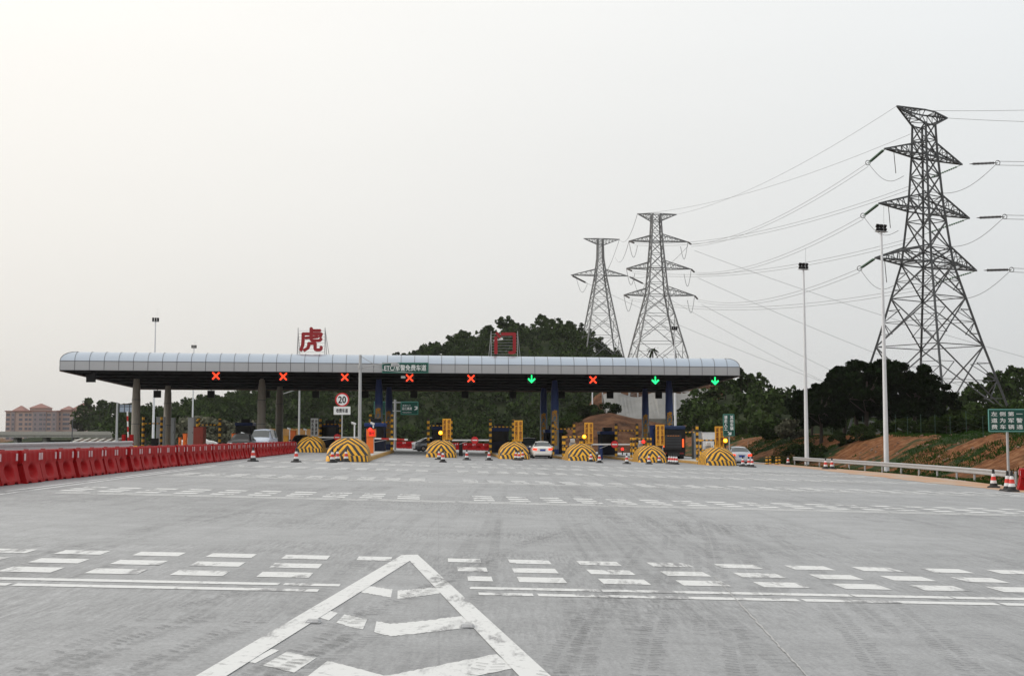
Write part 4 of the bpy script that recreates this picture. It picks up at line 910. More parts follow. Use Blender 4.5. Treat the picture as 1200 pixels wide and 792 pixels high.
def camera_post(px, py, Y, label, double=False):
    c = P(px, py, Y); zb = G(c.x, Y)+.22; h = c.z-zb; t = thing('camera_post', label, 'camera', (c.x, Y, zb), 0, 'white cameras on short posts')
    MB().cyl((0, 0, 0), (0, 0, h), .05, n=10).build('post', M['white'], t); MB().box((-.06, -.1, h+.06), (.36, .17, .16), Matrix.Rotation(.35, 3, 'Y')).build('camera_housing', M['white'], t, bevel=.04)
    MB().cyl((-.23, -.12, h+.1), (-.26, -.14, h+.11), .06, n=12).build('camera_lens', M['glass'], t)
    if double: MB().ball((.05, -.1, h*.45), .12, 12, 7).build('camera_dome', M['white'], t, smooth=True)
camera_post(415.5, 497, 92, 'white camera post right of the speed limit sign', True); camera_post(437.5, 497, 98, 'white camera just above the orange ticket machine'); camera_post(285.5, 508.5, 112, 'small white camera with dark top above the barriers left of the pale blue car'); camera_post(339.5, 503, 116, 'thin pale camera post beside the orange box'); camera_post(358.5, 504, 118, 'pale camera post above the black car behind the barriers')
# ------------------------------------------------------------------ speed limit sign
def digits_sign():
    Y = 90; c = P(401, 468.3, Y); zb = G(c.x, Y)+.22; t = thing('speed_limit_sign', 'round red ringed speed limit 20 sign with a white plate below', 'sign', (c.x, Y, zb)); h = c.z-zb; R = 8.2/F*Y
    MB().cyl((0, .05, 0), (0, .05, h), .04, n=10).build('post', M['steel'], t)
    MB().cyl((0, .02, h), (0, -.01, h), R, n=36).build('disc', M['sign_red'], t); MB().cyl((0, -.012, h), (0, -.02, h), R*.8, n=36).build('face', M['sign_white'], t)
    text('numerals', '20', M['dark'], t, (0, -.022, h), R*.95, R*1.08, .03, .006)
    a = P(400.8, 481, Y); w = 19.5/F*Y; hh = 9.5/F*Y; z = a.z-zb
    MB().box((0, 0, z), (w, .03, hh)).build('plate', M['sign_white'], t, bevel=.004); text('plate_lettering', '收费车道', M['dark'], t, (0, -.018, z), hh*.5, w*.7, .03, .006)
digits_sign()
# ------------------------------------------------------------------ gantry post with a camera arm
Y = 93; c = P(422.3, 416, Y); zb = G(c.x, Y)+.22; h = c.z-zb
t = thing('camera_mast', 'tall grey steel mast with a long camera arm before the canopy', 'mast', (c.x, Y, zb))
MB().cyl((0, 0, 0), (0, 0, h), .13, .1, 14).build('pole', M['steel'], t, smooth=True); MB().cyl((0, 0, 0), (0, 0, .06), .26, n=14).build('base_plate', M['steel'], t)
def q(px, py): r = P(px, py, Y); return (r.x-c.x, 0, r.z-zb)
b = MB(); b.cyl(q(422, 431), q(452, 425.5), .045, .035, 8); b.cyl(q(452, 425.5), q(466, 425), .035, .03, 8); b.cyl(q(422, 417), q(452, 435), .025, n=6); b.cyl(q(422, 431.5), q(484, 437), .03, .02, 8); b.build('arm', M['steel'], t)
b = MB().box(q(463, 427.5), (.55, .4, .22), .3); b.box(q(472.5, 442), (.3, .3, .16)); b.build('camera_housing', M['steel'], t, bevel=.03); MB().cyl(q(422, 431.5), (q(422, 431.5)[0], 0, q(422, 431.5)[2]+.2), .17, n=12).build('collar', M['steel'], t)
# mast far behind, left
Y = 185; c = P(351, 457, Y); t = thing('camera_mast', 'distant grey mast with a thin arm pointing left under the canopy', 'mast', (c.x, Y, -1)); h = c.z+3
MB().cyl((0, 0, 0), (0, 0, h), .16, .12, 10).build('pole', M['steel'], t); MB().cyl((0, 0, h-1.8), (-2.6, 0, h-2.6), .06, n=6).build('arm', M['steel'], t)
# ------------------------------------------------------------------ green guide signs behind
Y = 150; p0 = P(463, 527, Y); zb = -.6; t = thing('guide_sign', 'green guide signs on a grey post right of the blue lettered column', 'sign', (p0.x, Y, zb))
def rel(px, py): r = P(px, py, Y); return Vector((r.x-p0.x, 0, r.z-zb))
MB().cyl((0, 0, 0), rel(463, 468), .14, n=12).build('post', M['steel'], t, smooth=True)
b = MB()
for y in (471.5, 481.5): b.cyl(rel(456, y), rel(471, y), .06, n=8)
b.build('arms', M['steel'], t)
a, c = rel(469.5, 486), rel(490.5, 470.3); MB().box((a+c)/2+Vector((0, -.1, 0)), (c.x-a.x, .08, c.z-a.z)).build('panel', M['green'], t, bevel=.03)
m_ = (a+c)/2; text('lettering', '沿江高速', M['sign_white'], t, (m_.x-.3, -.145, m_.z-.05), .34, 1.15, .02, .008); text('small_lettering', 'Yanjiang Expwy', M['sign_white'], t, (m_.x-.3, -.145, m_.z-.5), .16, 1.05, .01, .008); text('small_lettering', '高速入口', M['sign_white'], t, (m_.x-.35, -.145, m_.z+.32), .16, .9, .01, .008)
text('arrow', '↗', M['sign_white'], t, (m_.x+.72, -.145, m_.z-.02), .4, .4, .03, .008)
b = MB()
a2, c2 = rel(438, 485.5), rel(458, 470.3); MB().box((a2+c2)/2+Vector((0, -.1, 0)), (c2.x-a2.x, .08, c2.z-a2.z)).build('panel', M['green'], t, bevel=.03)
TE = mat('sign border teal', (.1, .35, .28), .5)
b = MB()
for A_, C_ in ((a, c), (a2, c2)):
    w = C_.x-A_.x; h = C_.z-A_.z; mm = (A_+C_)/2
    for sz in (-1, 1): b.box((mm.x, -.145, mm.z+sz*(h/2-.06)), (w-.1, .01, .05))
    for sx in (-1, 1): b.box((mm.x+sx*(w/2-.06), -.145, mm.z), (.05, .01, h-.18))
b.build('border', TE, t)
# vertical green sign
Y = ISL['i'][1].y+1.9; a, c = P(847.2, 511, Y), P(860.6, 485, Y); zb = ISL['i'][1].z; t = thing('green_lane_sign', 'tall narrow green sign with two columns of white characters above the rightmost nose', 'sign', ((a.x+c.x)/2, Y, zb)); w, h = c.x-a.x, c.z-a.z; zc = (a.z+c.z)/2-zb
MB().cyl((.05, .1, .9), (.05, .1, zc+h*.3), .045, n=10).build('post', M['steel'], t); MB().box((0, 0, zc), (w, .08, h)).build('panel', M['green'], t, bevel=.04)
b = MB()
for sz in (-1, 1): b.box((0, -.046, zc+sz*(h/2-.04)), (w-.08, .008, .03))
for sx in (-1, 1): b.box((sx*(w/2-.04), -.046, zc), (.03, .008, h-.12))
b.build('border', TE, t)
for x, s in ((-.24, '请走人工'), (.24, '其他车辆')): text('lettering', '\n'.join(s), M['sign_white'], t, (x*w/.95, -.045, zc+h*.1), h*.66, w*.28, .02, .006)
text('arrow', '↘', M['sign_white'], t, (.05, -.045, zc-h*.36), h*.14, w*.28, .04, .006)
# white vertical sign
Y = 124; a, c = P(364, 511, Y), P(373, 490, Y); zb = G(a.x, Y); t = thing('white_lane_sign', 'narrow white sign with black vertical characters behind the barrier end', 'sign', ((a.x+c.x)/2, Y, zb)); w, h = c.x-a.x, c.z-a.z; zc = (a.z+c.z)/2-zb
MB().box((0, 0, zc), (w, .1, h)).build('panel', M['sign_white'], t, bevel=.01); MB().bar((0, .1, 0), (0, .1, zc+h*.75), .08).build('post', M['dark'], t)
for x, s in ((-.25, '绿色通道'), (.25, '计重收费')): text('lettering', '\n'.join(s), M['dark'], t, (x*w, -.055, zc), h*.86, w*.32, .03, .006)
# roadside sign on the right
Y = g(1181, 571).y; Y = 60.0; a, c = P(1158, 506, Y), P(1211, 479, Y); bx = P(1181, 500, Y).x; zb = G(bx, Y); t = thing('roadside_sign', 'green roadside sign with three rows of white characters on a single post at right', 'sign', (bx, Y, zb)); w, h = c.x-a.x, c.z-a.z; mx_, mz_ = (a.x+c.x)/2-bx, (a.z+c.z)/2-zb
MB().cyl((0, .09, 0), (0, .09, mz_+h*.4), .06, n=14).build('post', M['steel'], t, smooth=True); MB().box((mx_, 0, mz_), (w, .06, h)).build('panel', M['green'], t, bevel=.03)
b = MB()
for sz in (-1, 1): b.box((mx_, -.036, mz_+sz*(h/2-.025)), (w-.05, .01, .03))
for sx in (-1, 1): b.box((mx_+sx*(w/2-.025), -.036, mz_), (.03, .01, h-.09))
b.build('border', mat('pale teal border', (.2, .5, .45), .5), t)
for k, s in enumerate(('左侧第一车', '道为军警免', '费车辆通道')): text('lettering', ' '.join(s), M['sign_white'], t, (mx_, -.035, mz_+(1-k)*h*.28), h*.2 if k else h*.19, w*.86, .015, .006)

# ------------------------------------------------------------------ red water-filled barriers
def barrier_parts(L=1.72, H=.92):
    t = thing('water_barrier', '', 'barrier')
    nu_, nv = 28, 18; V_ = []
    def hw(v):
        pts = [(0, .27), (.12, .27), (.16, .25), (.6, .15), (.64, .175), (.97, .16), (1, .13)]
        return float(np.interp(v, [p[0] for p in pts], [p[1] for p in pts]))
    b = MB()
    for sgn in (-1, 1):
        vs = []
        for j_ in range(nv+1):
            v = j_/nv
            for i_ in range(nu_+1):
                u = i_/nu_; x = (u-.5)*L; z = v*H
                taper = .05*(1-v) if False else 0
                d = math.hypot((x)/.46, (z-.34*H)/.235); dent = .165*(1-smooth(.55, 1.0, d))
                zz = z
                if j_ == 0 and (.12 < u < .3 or .7 < u < .88): zz = .07
                if v < .6: x *= .90
                y = sgn*(hw(v)-dent); gv = .018 if (v > .64 and abs(((u*16) % 1)-.5) < .13) else 0
                vs.append((x, y-sgn*gv, zz))
        w_ = nu_+1; b.add(vs, [(j_*w_+i_, j_*w_+i_+1, (j_+1)*w_+i_+1, (j_+1)*w_+i_) for j_ in range(nv) for i_ in range(nu_)])
    o = len(b.v)//2; w_ = nu_+1
    for i_ in range(nu_): b.f.append((nv*w_+i_, nv*w_+i_+1, o+nv*w_+i_+1, o+nv*w_+i_)); b.f.append((i_, i_+1, o+i_+1, o+i_))
    for j_ in range(nv):
        b.f.append((j_*w_, (j_+1)*w_, o+(j_+1)*w_, o+j_*w_)); b.f.append((j_*w_+nu_, (j_+1)*w_+nu_, o+(j_+1)*w_+nu_, o+j_*w_+nu_))
    b.build('shell', M['red'], t, smooth=True)
    for sgn in (-1, 1):
        for x in (-.4*L, .4*L):
            for dx in (-.0,): MB().box((x, sgn*.182, .80*H), (.13, .016, .2)).build('reflector', M['slot'], t)
    MB().cyl((0, 0, H-.01), (0, 0, H+.03), .07, n=14).build('filler_cap', mat('faded red cap', (.3, .03, .03), .6), t)
    for sgn in (-1, 1): MB().cyl((sgn*L/2, 0, .1), (sgn*L/2, 0, H-.06), .035, n=8).build('link_pin', M['red'], t)
    return t
WB = barrier_parts(); first = True
t_ = 30.2; n = 0
while t_ < 106:
    lab = f'red plastic water barrier, {ordn(n)} from the near end of the left row'
    uo = -11.75+random.uniform(-.05, .05); p = road(uo, t_); dup(WB, not first, p, PI/2+ROADROT+random.uniform(-.022, .022), lab, 'red water barriers along the left edge'); first = False
    t_ += 1.77+random.uniform(-.02, .04); n += 1
# row that closes the road behind the lanes
n = 0
for px in np.arange(469, 601, 10.2):
    Y = 168; p = on(px, Y); dup(WB, True, p, random.uniform(-.06, .06), f'red water barrier, {ordn(n)} from left in the far row behind the lanes', 'red water barriers behind the lanes'); n += 1
p = g(1200.5, 574); dup(WB, True, p, 1.25, 'red water barrier cut by the right edge of the picture', 'red water barriers at the right edge')

# ------------------------------------------------------------------ cones
t = thing('traffic_cone', '', 'traffic cone'); CN = t
MB().box((0, 0, .04), (.5, .5, .08), taper=.85).build('base', M['black'], t, bevel=.015)
MB().lathe([(.17, .08), (.16, .12), (.135, .2)], 20).build('cone', M['black'], t, smooth=True)
MB().lathe([(.135, .2), (.115, .32)], 20).build('white_band', M['refl'], t, smooth=True)
MB().lathe([(.115, .32), (.088, .48)], 20).build('red_band', M['cone_red'], t, smooth=True)
MB().lathe([(.088, .48), (.066, .60)], 20).build('white_band', M['refl'], t, smooth=True)
MB().lathe([(.066, .60), (.052, .68), (.056, .74), (.04, .79)], 20).build('tip', M['black'], t, smooth=True)
cones = [(268, 535, 'left of the pair against the red barriers'), (272.5, 534.5, 'right of the pair against the red barriers'), (284.5, 534, 'standing alone close to the red barriers'), (296.5, 540.5, 'alone by the red barriers below the blue car'), (347, 541.5, 'alone between the barriers and the nearest island'),
 (389.5, 542, 'left of the trio at the nearest chevron nose'), (395.5, 541, 'middle of the trio at the nearest chevron nose'), (405.5, 541, 'right of the trio at the nearest chevron nose'),
 (514.5, 538.5, 'rear one of the pair before amber light island'), (519, 541.5, 'front one of the pair before the amber light island'), (547, 539, 'left of two closing the lane with the disc'), (573, 539.2, 'right of two closing the lane with the disc'),
 (597, 537.6, 'left of the group before the nose by the white car'), (604.5, 539, 'front of the group before the nose by the white car'), (608.2, 539.3, 'centre of the group before the nose by the white car'), (612.5, 538.2, 'right of the group before the nose by the white car'),
 (685, 539.5, 'leftmost of three before the nose right of the white car'), (692.5, 541, 'middle of three before the nose right of the white car'), (702.5, 542.3, 'rightmost of three before the nose right of the white car'), (734.5, 543.5, 'alone in the closed lane before the red mound'),
 (760.5, 543.7, 'left of the nose beside the dark truck'), (772.5, 542.5, 'before the nose beside the dark truck'), (784.5, 543.6, 'left in the tight row behind the dark truck'), (787.3, 543.8, 'second in the tight row behind the dark truck'), (790, 544, 'third in the tight row behind the dark truck'), (792.8, 544.2, 'last in the tight row behind the dark truck'),
 (861, 545, 'touching the rightmost chevron nose'), (870.5, 546.5, 'left of the group behind the silver car'), (877.5, 547, 'middle of the group behind the silver car'), (881.5, 547.3, 'right of the group behind the silver car'),
 (923.5, 544.5, 'small one at the far end of the guardrail'), (967.5, 549.5, 'left one in front of the guardrail between the light poles'), (975, 549.5, 'right one in front of the guardrail between the light poles'), (1164.5, 571.5, 'alone at the near end of the guardrail'), (1181, 575.3, 'left of the pair by the green sign post'), (1186, 576, 'right of the pair by the green sign post')]
for i, (px, py, lab) in enumerate(cones):
    p = g(px, py); k = (1.06 if i > 30 else 1.0); o = dup(CN, i > 0, p, random.uniform(0, 1.5), 'red and white traffic cone '+lab, 'red and white traffic cones'); o.scale = (k, k, k)
# small yellow and black bollards right
t = thing('striped_bollard', '', 'bollard'); BO = t
MB().cyl((0, 0, 0), (0, 0, .65), .11, .09, 14).build('body', striped('bollard stripe', st_z(.3)), t, smooth=True); MB().cyl((0, 0, 0), (0, 0, .04), .2, n=14).build('base', M['black'], t)
for i, (px, py) in enumerate(((898.5, 544), (902.5, 543.5), (910, 544), (913.5, 543.5), (1101, 0))):
    if py: dup(BO, i > 0, g(px, py), 0, f'{ORD[i]} short yellow and black bollard from the left, before the guardrail start', 'short striped bollards')
# road studs
for px, py, lab in ((367, 729.5, 'flat metal road stud on the left arm of the painted triangle'), (547.5, 735, 'flat metal road stud on the right arm of the painted triangle')):
    p = g(px, py); t = thing('road_stud', lab, 'road stud', p); MB().box((0, 0, .017), (.13, .11, .026), taper=.72).build('body', M['steel'], t); MB().box((0, -.05, .018), (.09, .01, .012)).build('reflector', M['refl'], t)

# ------------------------------------------------------------------ guardrails
def guardrail(pts, label, hgt=.72, group=None):
    t = thing('guardrail', label, 'guardrail', pts[0], 0, group); o = Vector(pts[0]); pts = [Vector(p)-o for p in pts]
    prof = [(0, -.155), (.05, -.12), (.05, -.06), (0, -.03), (0, .03), (.05, .06), (.05, .12), (0, .155)]; vs = []
    for i, p in enumerate(pts):
        d = pts[min(i+1, len(pts)-1)]-pts[max(i-1, 0)]; d.z = 0; d.normalize(); nrm = Vector((-d.y, d.x, 0)); nrm = nrm if nrm.x < 0 else -nrm
        if o.x < -5: nrm = -nrm
        for q_, z in prof: vs.append(p+nrm*(q_+.1)+Vector((0, 0, hgt-.155+z)))
    m = len(prof); MB().add(vs, [(i*m+k, (i+1)*m+k, (i+1)*m+k+1, i*m+k+1) for i in range(len(pts)-1) for k in range(m-1)]).build('beam', M['steel'], t, smooth=True)
    tot = 0; last = -9
    for i in range(len(pts)-1):
        a, b_ = pts[i], pts[i+1]
        if tot-last >= 3.9 or i == 0: MB().cyl(a+Vector((0, 0, -.3)), a+Vector((0, 0, hgt)), .06, n=10).build('post', M['steel'], t); last = tot
        tot += (b_-a).length
    MB().cyl(pts[-1]+Vector((0, 0, -.3)), pts[-1]+Vector((0, 0, hgt)), .06, n=10).build('post', M['steel'], t)
gp = []
for i in range(40):
    t_ = 59.5+i*(111-59.5)/39; gp.append(road((edge(t_)+.3)/RN, t_)); gp[-1].z = -CS*edge(t_)-.02
guardrail(gp, 'long galvanised guardrail below the red bank on the right')
gp = [road((edge(112+i)-0.5)/RN-2.2-i*.03, 118+i*1.0) for i in range(14)]; guardrail(gp, 'short guardrail piece behind the silver car')
gp = [road(-14.2-.02*i, 30+i*1.0) for i in range(34)]; guardrail(gp, 'grey guardrail running just behind the red barriers on the left', 1.02)

# ------------------------------------------------------------------ light poles
def light_pole(px, ptop, Y, label, zb=None, big=True):
    c = P(px, ptop, Y); zb = G(c.x, Y) if zb is None else zb; h = c.z-zb
    t = thing('light_pole', label, 'street lamp', (c.x, Y, zb), 0, 'tall white floodlight poles')
    MB().cyl((0, 0, 0), (0, 0, h), .19, .075, 16).build('pole', M['pole_white'], t, smooth=True); MB().cyl((0, 0, 0), (0, 0, .05), .34, n=16).build('base_plate', M['steel'], t)
    MB().box((0, 0, h+.02), (.9, .4, .05), .4).build('platform', M['steel'], t)
    MB().cyl((.18, 0, h), (.22, 0, h+1.9), .012, n=6).build('lightning_rod', M['steel'], t)
    for i in range(6):
        x = (i % 3-1)*.34; z = h+.17+(.27 if i > 2 else 0); tl = -.5
        R = Matrix.Rotation(.45, 3, 'Z')@Matrix.Rotation(.6, 3, 'X'); b = MB().box(R@Vector((x, 0, 0))+Vector((0, 0, z)), (.27, .15, .27), R); b.build('floodlight', M['dark'], t, bevel=.03)
light_pole(941.6, 316, 109, 'tall white floodlight pole left of the big dark trees', None); light_pole(1032.8, 272, 93, 'tallest white floodlight pole in front of the big pylon')
light_pole(182.3, 377, 180, 'thin floodlight pole rising behind the left end of the canopy', -.6); light_pole(227.3, 408, 232, 'floodlight pole whose head just clears the canopy left of the tiger character', -1)
light_pole(790.5, 387, 186, 'floodlight pole behind the right canopy columns beside the middle pylon', .5); light_pole(694, 426, 262, 'white pole before the red cutting, right of the blue column', 1)

# ------------------------------------------------------------------ vehicles
def car(name, label, paint, loc, rot, prof, belt, wid, tw, L, front=False, glass_y=((.55, 1.1), (2.75, 3.35)), side=(1.0, 2.9), lamps='tail', wheel=.31, cat='car', ax=(.85, 3.45)):
    t = thing(name, label, cat, loc, rot, None)
    ys = sorted(set([p[0] for p in prof]+[p[0] for p in belt]+[p[0] for p in wid]+[1.9, 2.2]))
    I = lambda arr, y: float(np.interp(y, [a[0] for a in arr], [a[1] for a in arr]))
    rings = []
    for y in ys:
        w = I(wid, y); zt = I(prof, y); zb_ = min(I(belt, y), zt-.01); q_ = I(tw, y); low = .2 if .25 < y < L-.25 else .3
        half = [(w*.86, low), (w*.98, .42), (w, .62), (w*.97, zb_), (q_, zt-.035*(1 if zt > 1.1 else .5)), (q_*.55, zt), (0, zt+.012)]
        rings.append([Vector((x, y, z)) for x, z in half]+[Vector((-x, y, z)) for x, z in half[-2::-1]])
    m = len(rings[0]); body = MB(); gl = MB(); vs = [p for r in rings for p in r]; bf = []; gf = []
    for i in range(len(ys)-1):
        ym = (ys[i]+ys[i+1])/2
        for k in range(m-1):
            f = (i*m+k, i*m+k+1, (i+1)*m+k+1, (i+1)*m+k); gls = False
            if k in (4, 5, 6, 7) and any(a <= ym <= b_ for a, b_ in glass_y): gls = True
            if k in (3, 8) and side[0] <= ym <= side[1]: gls = True
            (gf if gls else bf).append(f)
        bf.append((i*m+m-1, i*m, (i+1)*m, (i+1)*m+m-1))
    bf.append(tuple(range(m))); bf.append(tuple((len(ys)-1)*m+k for k in range(m-1, -1, -1)))
    body.add(vs, bf).build('body', M[paint], t, smooth=True); gl.add(vs, gf)
    g2 = gl.build('windows', M['winglass'], t, smooth=True)
    W_ = max(a[1] for a in wid); b = MB()
    for y in glass_y[0]+glass_y[1]: pass
    for y in ax:
        for sx in (-1, 1):
            o = MB().cyl((sx*(W_-.21), y, wheel), (sx*(W_+.012), y, wheel), wheel, n=22).build('wheel', M['black'], t, smooth=True); MB().cyl((sx*(W_-.02), y, wheel), (sx*(W_+.02), y, wheel), wheel*.6, n=14).build('rim', M['chrome'], o)
    b = MB().box((0, -.02 if lamps == 'tail' else L+.0, .44), (W_*1.72, .1, .2)); b.build('bumper', M[paint], t, bevel=.04)
    b = MB().box((0, .6, .2), (W_*1.5, 1.0, .1)); b.box((0, L-.6, .2), (W_*1.5, 1.0, .1)); b.build('underbody', M['black'], t)
    yb = 0 if lamps == 'tail' else L
    for sx in (-1, 1):
        if lamps == 'tail': MB().box((sx*W_*.76, .045, I(belt, .12)-.12), (.34, .12, .17), Matrix.Rotation(sx*.35, 3, 'Z')@Matrix.Rotation(-sx*.12, 3, 'Y')).build('tail_lamp', M['tail'], t, bevel=.02)
        else: MB().box((sx*W_*.72, L-.10, .68), (.36, .14, .15), Matrix.Rotation(-sx*.3, 3, 'Z')).build('headlamp', M['lamp'], t, bevel=.02)
        MB().box((sx*(W_+.09), 2.6 if L > 4 else 2.2, 1.0), (.17, .1, .12)).build('wing_mirror', M[paint], t, bevel=.02)
    if lamps == 'tail':
        MB().box((0, -.012, .72), (.46, .02, .15)).build('number_plate', M['plate'], t); MB().box((0, -.005, .83), (.62, .03, .035)).build('trim', M['chrome'], t)
    else:
        MB().box((0, L+.012, .62), (.9, .06, .14)).build('grille', M['dark'], t, bevel=.02); MB().box((0, L+.06, .4), (.46, .02, .15)).build('number_plate', M['plate'], t)
    return t
sed = dict(prof=[(0, .72), (.03, .92), (.1, 1.0), (.3, 1.04), (.55, 1.06), (1.1, 1.40), (1.45, 1.465), (1.9, 1.48), (2.4, 1.46), (2.75, 1.40), (3.35, 1.02), (3.9, .93), (4.3, .80), (4.5, .58)], belt=[(0, .68), (.1, .92), (.55, .98), (1.1, .97), (2.4, .95), (3.35, .92), (3.9, .86), (4.5, .52)],
           wid=[(0, .70), (.1, .80), (.5, .87), (3.9, .87), (4.3, .79), (4.5, .62)], tw=[(0, .62), (.1, .68), (.3, .72), (.55, .73), (1.1, .58), (1.45, .55), (2.4, .55), (2.75, .58), (3.35, .72), (4.3, .66), (4.5, .5)], L=4.5)
mpv = dict(prof=[(0, .8), (.04, 1.0), (.1, 1.15), (.35, 1.62), (.6, 1.72), (1.5, 1.76), (2.6, 1.72), (2.9, 1.64), (3.6, 1.08), (4.0, .98), (4.3, .8), (4.4, .6)], belt=[(0, .75), (.1, 1.02), (3.5, .98), (4.0, .88), (4.4, .55)], wid=[(0, .74), (.12, .83), (.5, .87), (3.9, .87), (4.2, .8), (4.4, .66)], tw=[(0, .66), (.35, .66), (.6, .64), (2.6, .64), (2.9, .65), (3.6, .74), (4.4, .55)], L=4.4)
p = g(636, 537.3); car('white_sedan', 'white saloon car with lit brake lights seen from behind at the middle lane', 'car_white', p, ROADROT*.6, **sed)
p = g(869.5, 545); car('silver_sedan', 'silver saloon car with lit tail lights leaving by the rightmost lane', 'car_silver', p, ROADROT*.5, **sed)
p = g(619, 534.5)+Vector((0, 3.5, 0)); p.x = P(620.5, 530, p.y).x; car('dark_minivan', 'dark grey minivan ahead of the white saloon car', 'car_dark', p, ROADROT, glass_y=((.08, .5), (2.9, 3.6)), side=(.5, 3.0), wheel=.33, ax=(.8, 3.4), **mpv)
def facing(px, Y, k): 
    p = on(px, Y); return p
p = facing(307, 104, 0); p.z += .12; car('blue_minivan', 'pale blue minivan facing the camera behind the red barriers', 'car_blue', p+V2*4.4, PI+ROADROT-.06, glass_y=((.08, .5), (2.9, 3.6)), side=(.5, 3.0), lamps='head', wheel=.33, ax=(.8, 3.4), **mpv)
p = facing(279.5, 99, 0); car('black_sedan', 'black saloon car mostly hidden behind the red barriers left of the pale blue car', 'car_black', p+V2*4.5, PI+ROADROT, lamps='head', **sed)
p = facing(351, 112, 0); car('black_sedan', 'black saloon car hidden by the last red barriers and striped nose', 'car_black', p+V2*4.5, PI+ROADROT, lamps='head', **sed)
p = on(45, 175); p.z = -.95; car('silver_sedan', 'silver car passing in the distance under the viaduct at far left', 'car_silver', p, -PI/2+.2, lamps='head', **sed)
p = on(211, 150); p.z = .2; car('white_sedan', 'white car passing behind the second beige column on the left', 'car_white', p, -PI/2+.3, lamps='head', **sed)
p = on(485, 138); car('grey_hatchback', 'grey car crossing behind the red and white boom of the open lane', 'car_silver', p, -PI/2+.35, lamps='head', **sed)
for o_ in [o for o in COL.objects if o.name.startswith('black_sedan')]:
    for ch in o_.children:
        if ch.name.startswith('windows'): ch.data.materials[0] = M['glass']
# dark truck seen from behind
p = g(793, 541); p = p+V2*1.5; t = thing('truck', 'dark high truck seen from behind with orange side lamps, right lanes', 'truck', p, ROADROT*.8)
MB().box((0, 3.2, 1.75), (2.2, 6.2, 2.1)).build('cargo_body', M['car_black'], t, bevel=.05)
MB().box((0, 3.2, 2.98), (2.24, 6.2, .34)).build('tarpaulin', mat('blue tarpaulin', (.012, .03, .085), .8, var=.3), t, bevel=.08)
MB().box((0, .06, 1.7), (1.45, .12, 1.25)).build('tailgate', mat('dark tailgate', (.03, .033, .04), .5), t, bevel=.03)
b = MB()
for i in range(5): b.box((0, -.02, 1.2+i*.25), (1.3, .04, .035))
b.build('tailgate_ribs', M['dark'], t); b = MB()
for x in (-.5, -.25, 0, .25, .5): b.box((x*.9, -.05, 2.26), (.16, .04, .05))
b.build('marker_strip', mat('orange marker', (.6, .2, .02), .5), t)
for sx in (-1, 1):
    MB().box((sx*.87, .03, 1.62), (.15, .12, .75)).build('side_lamp', mat('orange lamp', (.7, .1, .02), .4, emit=(1, .12, .02), estr=.9), t, bevel=.01)
    for y in (1.2, 2.3, 5.6): MB().cyl((sx*.72, y, .48), (sx*1.06, y, .48), .48, n=22).build('wheel', M['black'], t, smooth=True)
    MB().box((sx*.75, .1, .72), (.34, .08, .14)).build('tail_lamp', mat('tail lamp off', (.2, .01, .01), .3), t)
MB().box((0, .1, .55), (2.1, .12, .2)).build('bumper', M['dark'], t, bevel=.02); MB().box((0, 7.2, 1.5), (2.1, 1.7, 2.3)).build('cab', M['car_black'], t, bevel=.12); MB().box((0, 3.5, .65), (1.0, 7.5, .3)).build('chassis', M['black'], t)

# ------------------------------------------------------------------ small equipment on the islands
def cabinet(name, label, px, y0, y1, wpx, Y, m, extra=None, cat='cabinet', dep=.5):
    c = P(px, (y0+y1)/2, Y); top_ = P(px, y0, Y).z; zb = G(c.x, Y)+.2; w = wpx/F*Y; h = top_-zb; t = thing(name, label, cat, (c.x, Y, zb))
    MB().box((0, 0, h/2), (w, dep, h)).build('body', M[m], t, bevel=.03); MB().box((0, -dep/2-.008, h*.55), (w*.8, .012, h*.75)).build('door', M[m], t, bevel=.003)
    MB().box((w*.28, -dep/2-.03, h*.5), (.03, .03, .14)).build('handle', M['dark'], t); MB().box((0, 0, h+.02), (w+.06, dep+.08, .05)).build('lid', M[m], t, bevel=.01); return t
t = cabinet('equipment_box', 'large brick red box behind the barriers with a striped post above', 234, 500.5, 521, 11.5, 117, 'booth_red', dep=1.2)
cabinet('equipment_box', 'slim orange box left of the brick red one', 217, 508.5, 521, 4, 114, 'orange'); cabinet('grey_cabinet', 'tall pale grey cabinet between the two left beige columns', 188.5, 489, 520, 9, 128, 'tank_grey'); cabinet('grey_cabinet', 'tall pale grey cabinet right of the second beige column', 203, 490, 520, 4, 128, 'tank_grey')
cabinet('grey_cabinet', 'tall grey cabinet beside the brick red box', 224.5, 489.5, 520, 7.5, 121, 'steel'); cabinet('equipment_box', 'black box at the foot of the white pole behind the left column', 181.5, 514, 521, 7.5, 121, 'dark'); cabinet('equipment_box', 'orange box at the foot of the dark rear column, left lanes', 343, 505, 512, 7.5, 121, 'orange'); cabinet('equipment_box', 'small orange yellow box just above the last barriers', 335.5, 511, 520, 5, 119, 'yellow')
cabinet('equipment_box', 'small orange box above the black car behind the barriers', 274.5, 508.5, 520, 5, 116, 'orange'); cabinet('grey_cabinet', 'large plain grey cabinet right of the dark truck', 816.5, 506, 530, 9.5, 120, 'tank_grey', dep=1.4); cabinet('white_cabinet', 'white equipment cabinet inside the striped guard at right', 830, 507, 530, 14, 114, 'white', dep=.9)
cabinet('blue_cabinet', 'bright blue cabinet left of the yellow board by the truck', 765.5, 499, 530, 8, 118, 'blue', dep=.8); cabinet('orange_bollard', 'short orange red post in the gap left of the slim orange box', 211, 513, 521, 2, 113, 'orange', cat='bollard')
p = on(232, 117.2); MB_ = MB().cyl((0, 0, 0), (0, 0, .62), .12, n=12); o = MB_.build('striped_post', M['stripe_post'], None, loc=(p.x, p.y, P(232, 500.4, 117.2).z+.04)); tag(o, 'short yellow and black post on top of the brick red box', 'post')
